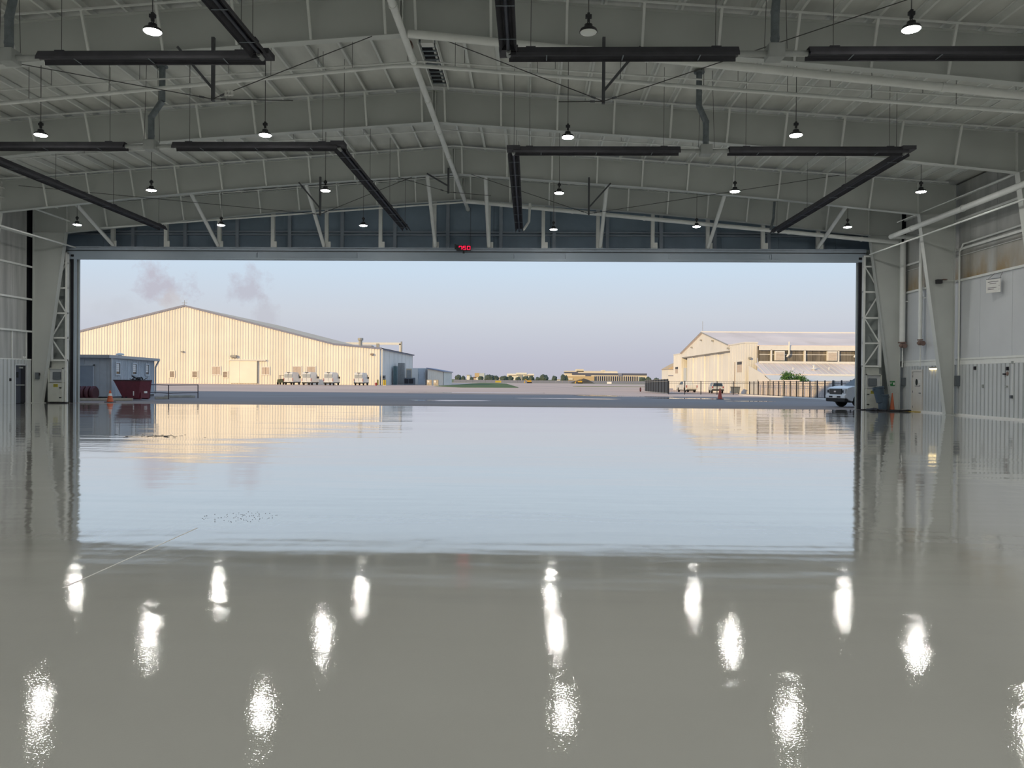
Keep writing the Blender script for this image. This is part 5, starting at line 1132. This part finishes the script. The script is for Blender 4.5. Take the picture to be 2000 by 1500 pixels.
def suv(label, loc, rz):
    t = thing('parked_suv', label, 'car', loc, rz); W = .93
    b = MB().prism([(0, .45), (.02, 1.0), (.12, 1.12), (1.1, 1.18), (4.3, 1.0), (4.6, .85), (4.62, .45)], 'y', -W, W); b.build('body', mat('silver_car_paint', (.50, .52, .55), .3, var=.02), t, local=True, bevel=.05)
    c = MB().prism([(.05, 1.1), (.35, 1.68), (2.4, 1.72), (3.4, 1.12)], 'y', -W * .95, W * .95)
    for v in c.v:
        if v.z > 1.4: v.y *= .8
    c.build('cab', mat('silver_car_paint'), t, local=True, bevel=.04)
    MB().add([(.03, -.72, 1.16), (.03, .72, 1.16), (.27, .62, 1.62), (.27, -.62, 1.62), (.1, -.72, 1.16), (.1, .72, 1.16), (.34, .62, 1.62), (.34, -.62, 1.62)], [(0, 1, 2, 3), (7, 6, 5, 4), (0, 4, 5, 1), (1, 5, 6, 2), (2, 6, 7, 3), (3, 7, 4, 0)]).build('rear_window', GLASSB, t, local=True)
    for s in (-1, 1):
        MB().add([(.5, s * .90, 1.2), (3.1, s * .90, 1.2), (2.4, s * .75, 1.64), (.6, s * .75, 1.64), (.5, s * .84, 1.2), (3.1, s * .84, 1.2), (2.4, s * .7, 1.64), (.6, s * .7, 1.64)], [(0, 1, 2, 3), (7, 6, 5, 4), (0, 4, 5, 1), (2, 6, 7, 3)]).build('side_window', GLASSB, t, local=True)
        MB().box(-.02, .1, s * .8 - .08, s * .8 + .08, .85, 1.1).build('tail_lamp', REDT, t, local=True)
        for x_ in (.85, 3.7): wheel(t, x_, s * .8, .34, .22, s=s)
    MB().box(-.08, .1, -.9, .9, .4, .65).build('bumper', TYRE, t, local=True, bevel=.03); return t
suv('silver sport utility car parked right of the pickup behind the fence', (29.3, 121.0, gz(29.3, 121)), rad(84))
wb_ = thing('wheeled_bin', 'dark wheeled bin behind the black fence by the cream hangar', 'bin', (31.2, 118, gz(31.2, 118))); MB().prism([(-.5, .1), (.5, .1), (.6, 1.0), (-.6, 1.0)], 'y', -.5, .5).build('body', EBOX, wb_, local=True); MB().box(-.65, .65, -.55, .55, 1.0, 1.08).build('lid', BLACK, wb_, local=True)
for s in (-1, 1): MB().lathe([(.04, -.05), (.11, -.04), (.11, .04), (.04, .05)], (s * .4, -.45, .11), 10, 'x').build('wheel', TYRE, wb_, True, local=True)

# ---- far edge of the airfield
def far_building(label, Y, blocks, name='far_building'):
    """blocks: (px0, px1, py_top, material, part, depth)"""
    a = at(blocks[0][0], 745, Y); t = thing(name, label, 'building', (a.x, Y, 0))
    for px0, px1, py0, py1, m, nm, o in blocks:
        p, q = at(px0, py1, Y), at(px1, py0, Y); MB().box(p.x, q.x, Y - o, Y + 12, max(0, p.z) if nm != 'wall' else 0, q.z).build(nm, m, t)
    return t
Bd, Bl, Bc = FARB, FARW, TAN
far_building('long cream terminal with dark window bands across the airfield', 420, [
    (1103, 1206, 725, 746, Bl, 'wall', 0), (1103, 1128, 726.5, 728.5, Bd, 'window_band', .4), (1126, 1140, 721, 726, Bl, 'roof_block', 0), (1177, 1182, 723, 725, Bl, 'roof_block', 0), (1180, 1207, 728, 730, FASCIA, 'ledge', .8),
    (1117, 1263, 729.5, 732, Bd, 'window_band', 1.2), (1143, 1153, 732, 736, Bd, 'window_band', 1.3), (1117, 1263, 732, 746, Bl, 'wall', .9), (1207, 1214, 729.5, 735, TRIMB, 'blue_panel', 1.6), (1160, 1246, 735.3, 745, Bd, 'arcade', 1.5)] +
    [(1161 + 4.2 * k, 1162.2 + 4.2 * k, 735, 746, Bl, 'column', 2.2) for k in range(21)] + [(1100, 1160, 735, 742, Bc, 'wall', 3), (1104, 1118, 738.5, 742, FARW, 'white_panel', 3.4)], 'far_terminal')
far_building('white stepped building above the trees across the airfield', 520, [(990, 1043, 730, 746, WHITE, 'wall', 0), (1008, 1029, 728, 731, WHITE, 'roof_block', .5), (1012, 1020, 732, 740, ACM, 'glass_front', .8), (992, 1010, 732, 733.5, SHUT, 'window_band', .6), (1024, 1042, 732, 733.5, SHUT, 'window_band', .6)])
far_building('pale tower block above the trees at left of the airfield', 600, [(927, 936, 728.5, 742, TAN, 'wall', 0), (936, 946, 729, 742, SHEDM, 'wall', .3)])
far_building('small white cube building beside the far trees', 380, [(911.5, 917.5, 732.5, 743, WHITE, 'wall', 0), (911.5, 917.5, 732, 733, ACM, 'roof', .3)])
far_building('small brick-red house at the far edge', 380, [(924, 930, 737, 743, SHUT, 'wall', 0), (930, 935, 736.5, 743, WHITE, 'wall', .2), (923.5, 930.5, 736, 737, DUMP2, 'roof', .5)])
far_building('low brown block among the far trees', 430, [(974, 983, 737.5, 743, SHUT, 'wall', 0), (974, 983, 737, 738, TAN, 'roof', .3)])
far_building('low white shed right of the far digger', 400, [(1085, 1094, 741, 744, WHITE, 'wall', 0), (1085, 1094, 740.5, 741.2, ACM, 'roof', .3)])
fw = thing('perimeter_fence', 'low blue-grey perimeter fence at the far edge of the airfield', 'fence', (0, 352, 0))
for k in range(30): a = at(886 + 12.5 * k, 743, 352).x; b = at(898.2 + 12.5 * k, 743, 352).x; MB().box(a, b, 352, 352.1, 0, 1.15).build('fence_panel', TRIMB, fw)
def tree(label, px, py_top, w_px, Y, seed):
    p = at(px, py_top, Y); h = p.z; w = w_px * Y / 1503 / 2; r = random.Random(seed)
    t = thing('far_tree', label, 'tree', (p.x, Y, 0), group='trees across the airfield')
    MB().tube((p.x, Y, 0), (p.x, Y, h * .5), .35, 6).build('trunk', BARK, t)
    bm = bmesh.new(); bmesh.ops.create_icosphere(bm, subdivisions=4, radius=1)
    ph = [(Vector((r.uniform(-1, 1), r.uniform(-1, 1), r.uniform(-.2, 1))).normalized(), r.uniform(.1, .25)) for _ in range(26)]
    for v in bm.verts:
        d = v.co.normalized(); k = .86
        for c, a in ph: k = max(k, .80 + a + .12 - (d - c).length * .9 * (a + .15) * 2)
        k += r.uniform(-.04, .04); v.co = Vector((d.x * w * k, d.y * w * k, max(-.30, d.z * k) * h * .55)) + Vector((p.x, Y, h * .46))
    me = bpy.data.meshes.new('crown'); 
    for v in bm.verts: v.co -= t.location
    bm.to_mesh(me); bm.free(); me.materials.append(LEAFD); o = bpy.data.objects.new('crown', me); COL.objects.link(o); o.parent = t
TR = [(895, 732, 14, 'dark round tree just right of the small shed'), (905, 734, 9, 'small round tree left of the white cube'), (921, 736, 8, 'small low tree right of the white cube'), (939, 734, 12, 'dark tree under the pale tower block'), (956, 731.5, 20, 'broad dark tree left of the brown block'),
      (968, 733, 14, 'tree against the broad dark one, right side'), (984, 733.5, 16, 'tree just right of the brown block'), (996, 734, 16, 'tree at the left foot of the white stepped building'), (1012, 735.5, 11, 'low tree before the white stepped building'), (1027, 734, 15, 'tree at the right foot of the white stepped building'), (1038, 733.5, 14, 'tree right of the white stepped building'),
      (1050, 736, 9, 'small tree above the far machines'), (1063, 731, 18, 'tall dark tree halfway to the terminal'), (1083, 733.5, 11, 'round tree nearer the terminal'), (1100, 731, 11, 'tree at the left end of the terminal'), (1106, 733.5, 8, 'small tree on the terminal corner'), (1255, 736, 13, 'dark tree at the right end of the terminal'), (1266, 735.5, 12, 'dark tree between the terminal and the gate'), (1282, 738, 12, 'low dark tree behind the screened gate')]
for i, (px, py, w, lab) in enumerate(TR): tree(lab, px, py, w, 358 + (i % 2) * 10, i)
mo = MB(); Y = 335; p = at(1140, 738, Y)
prof = [(at(1112, 745, Y).x, 0), (at(1125, 741, Y).x, 1.2), (at(1140, 738, Y).x, 2.2), (at(1150, 740, Y).x, 1.5), (at(1162, 745, Y).x, 0)]
vs = []; 
for j, (yy, k) in enumerate([(Y - 5, 0), (Y - 2, .8), (Y, 1), (Y + 4, .7), (Y + 8, 0)]):
    vs += [(x_, yy, z_ * k) for x_, z_ in prof]
mo.add(vs, [(j * 5 + i, j * 5 + i + 1, (j + 1) * 5 + i + 1, (j + 1) * 5 + i) for j in range(4) for i in range(4)])
tag(mo.build('earth_mound', EARTH, smooth=True), 'low brown earth mound before the far terminal', 'mound', kind='thing')
def machine(label, px, Y, s, arm):
    x_ = at(px, 745, Y).x; t = thing('earth_mover', label, 'digger', (x_, Y, 0), group='yellow earth movers')
    MB().box(-1.4, 1.4, -1, 1, .9, 1.9).box(.4, 1.2, -.7, .7, 1.9, 2.9).build('body', DOZER, t, local=True, bevel=.05); MB().box(.45, 1.15, -.75, -.7, 2.0, 2.7).build('cab_window', GLASSB, t, local=True)
    for y_ in (-.9, .9): MB().prism([(-1.6, 0), (1.6, 0), (1.9, .5), (1.5, .9), (-1.5, .9), (-1.9, .5)], 'y', y_ - .25, y_ + .25).build('track', TYRE, t, local=True)
    MB().bar((-1.2, 0, 1.6), (-2.8, 0, 2.6 * arm), .3).bar((-2.8, 0, 2.6 * arm), (-3.4, 0, .5), .25).build('arm', DOZER, t, local=True); MB().prism([(-3.8, .1), (-3.0, .1), (-3.0, .9), (-3.6, .8)], 'y', -.7, .7).build('bucket', DOZER, t, local=True)
    t.scale = (s, s, s)
machine('yellow digger standing near the middle of the airfield', 1034, 318, .6, 1.0); machine('yellow loader before the brown earth mound', 1133, 322, .6, .7)
for px, Y, w, lab, m in ((973, 290, 1.1, 'small yellow marker board on the grass island', BOLL), (1190, 255, .75, 'small white marker box on the far grass', WHITE)):
    x_ = at(px, 748, Y).x; t = thing('marker_board', lab, 'sign', (x_, Y, gz(x_, Y))); g0 = gz(x_, Y) + .05
    MB().box(x_ - w, x_ + w, Y, Y + .2, g0 + .25, g0 + .95).build('board', m, t); MB().box(x_ - w * .8, x_ - w * .7, Y, Y + .1, g0, g0 + .25).box(x_ + w * .7, x_ + w * .8, Y, Y + .1, g0, g0 + .25).build('leg', ACM, t)
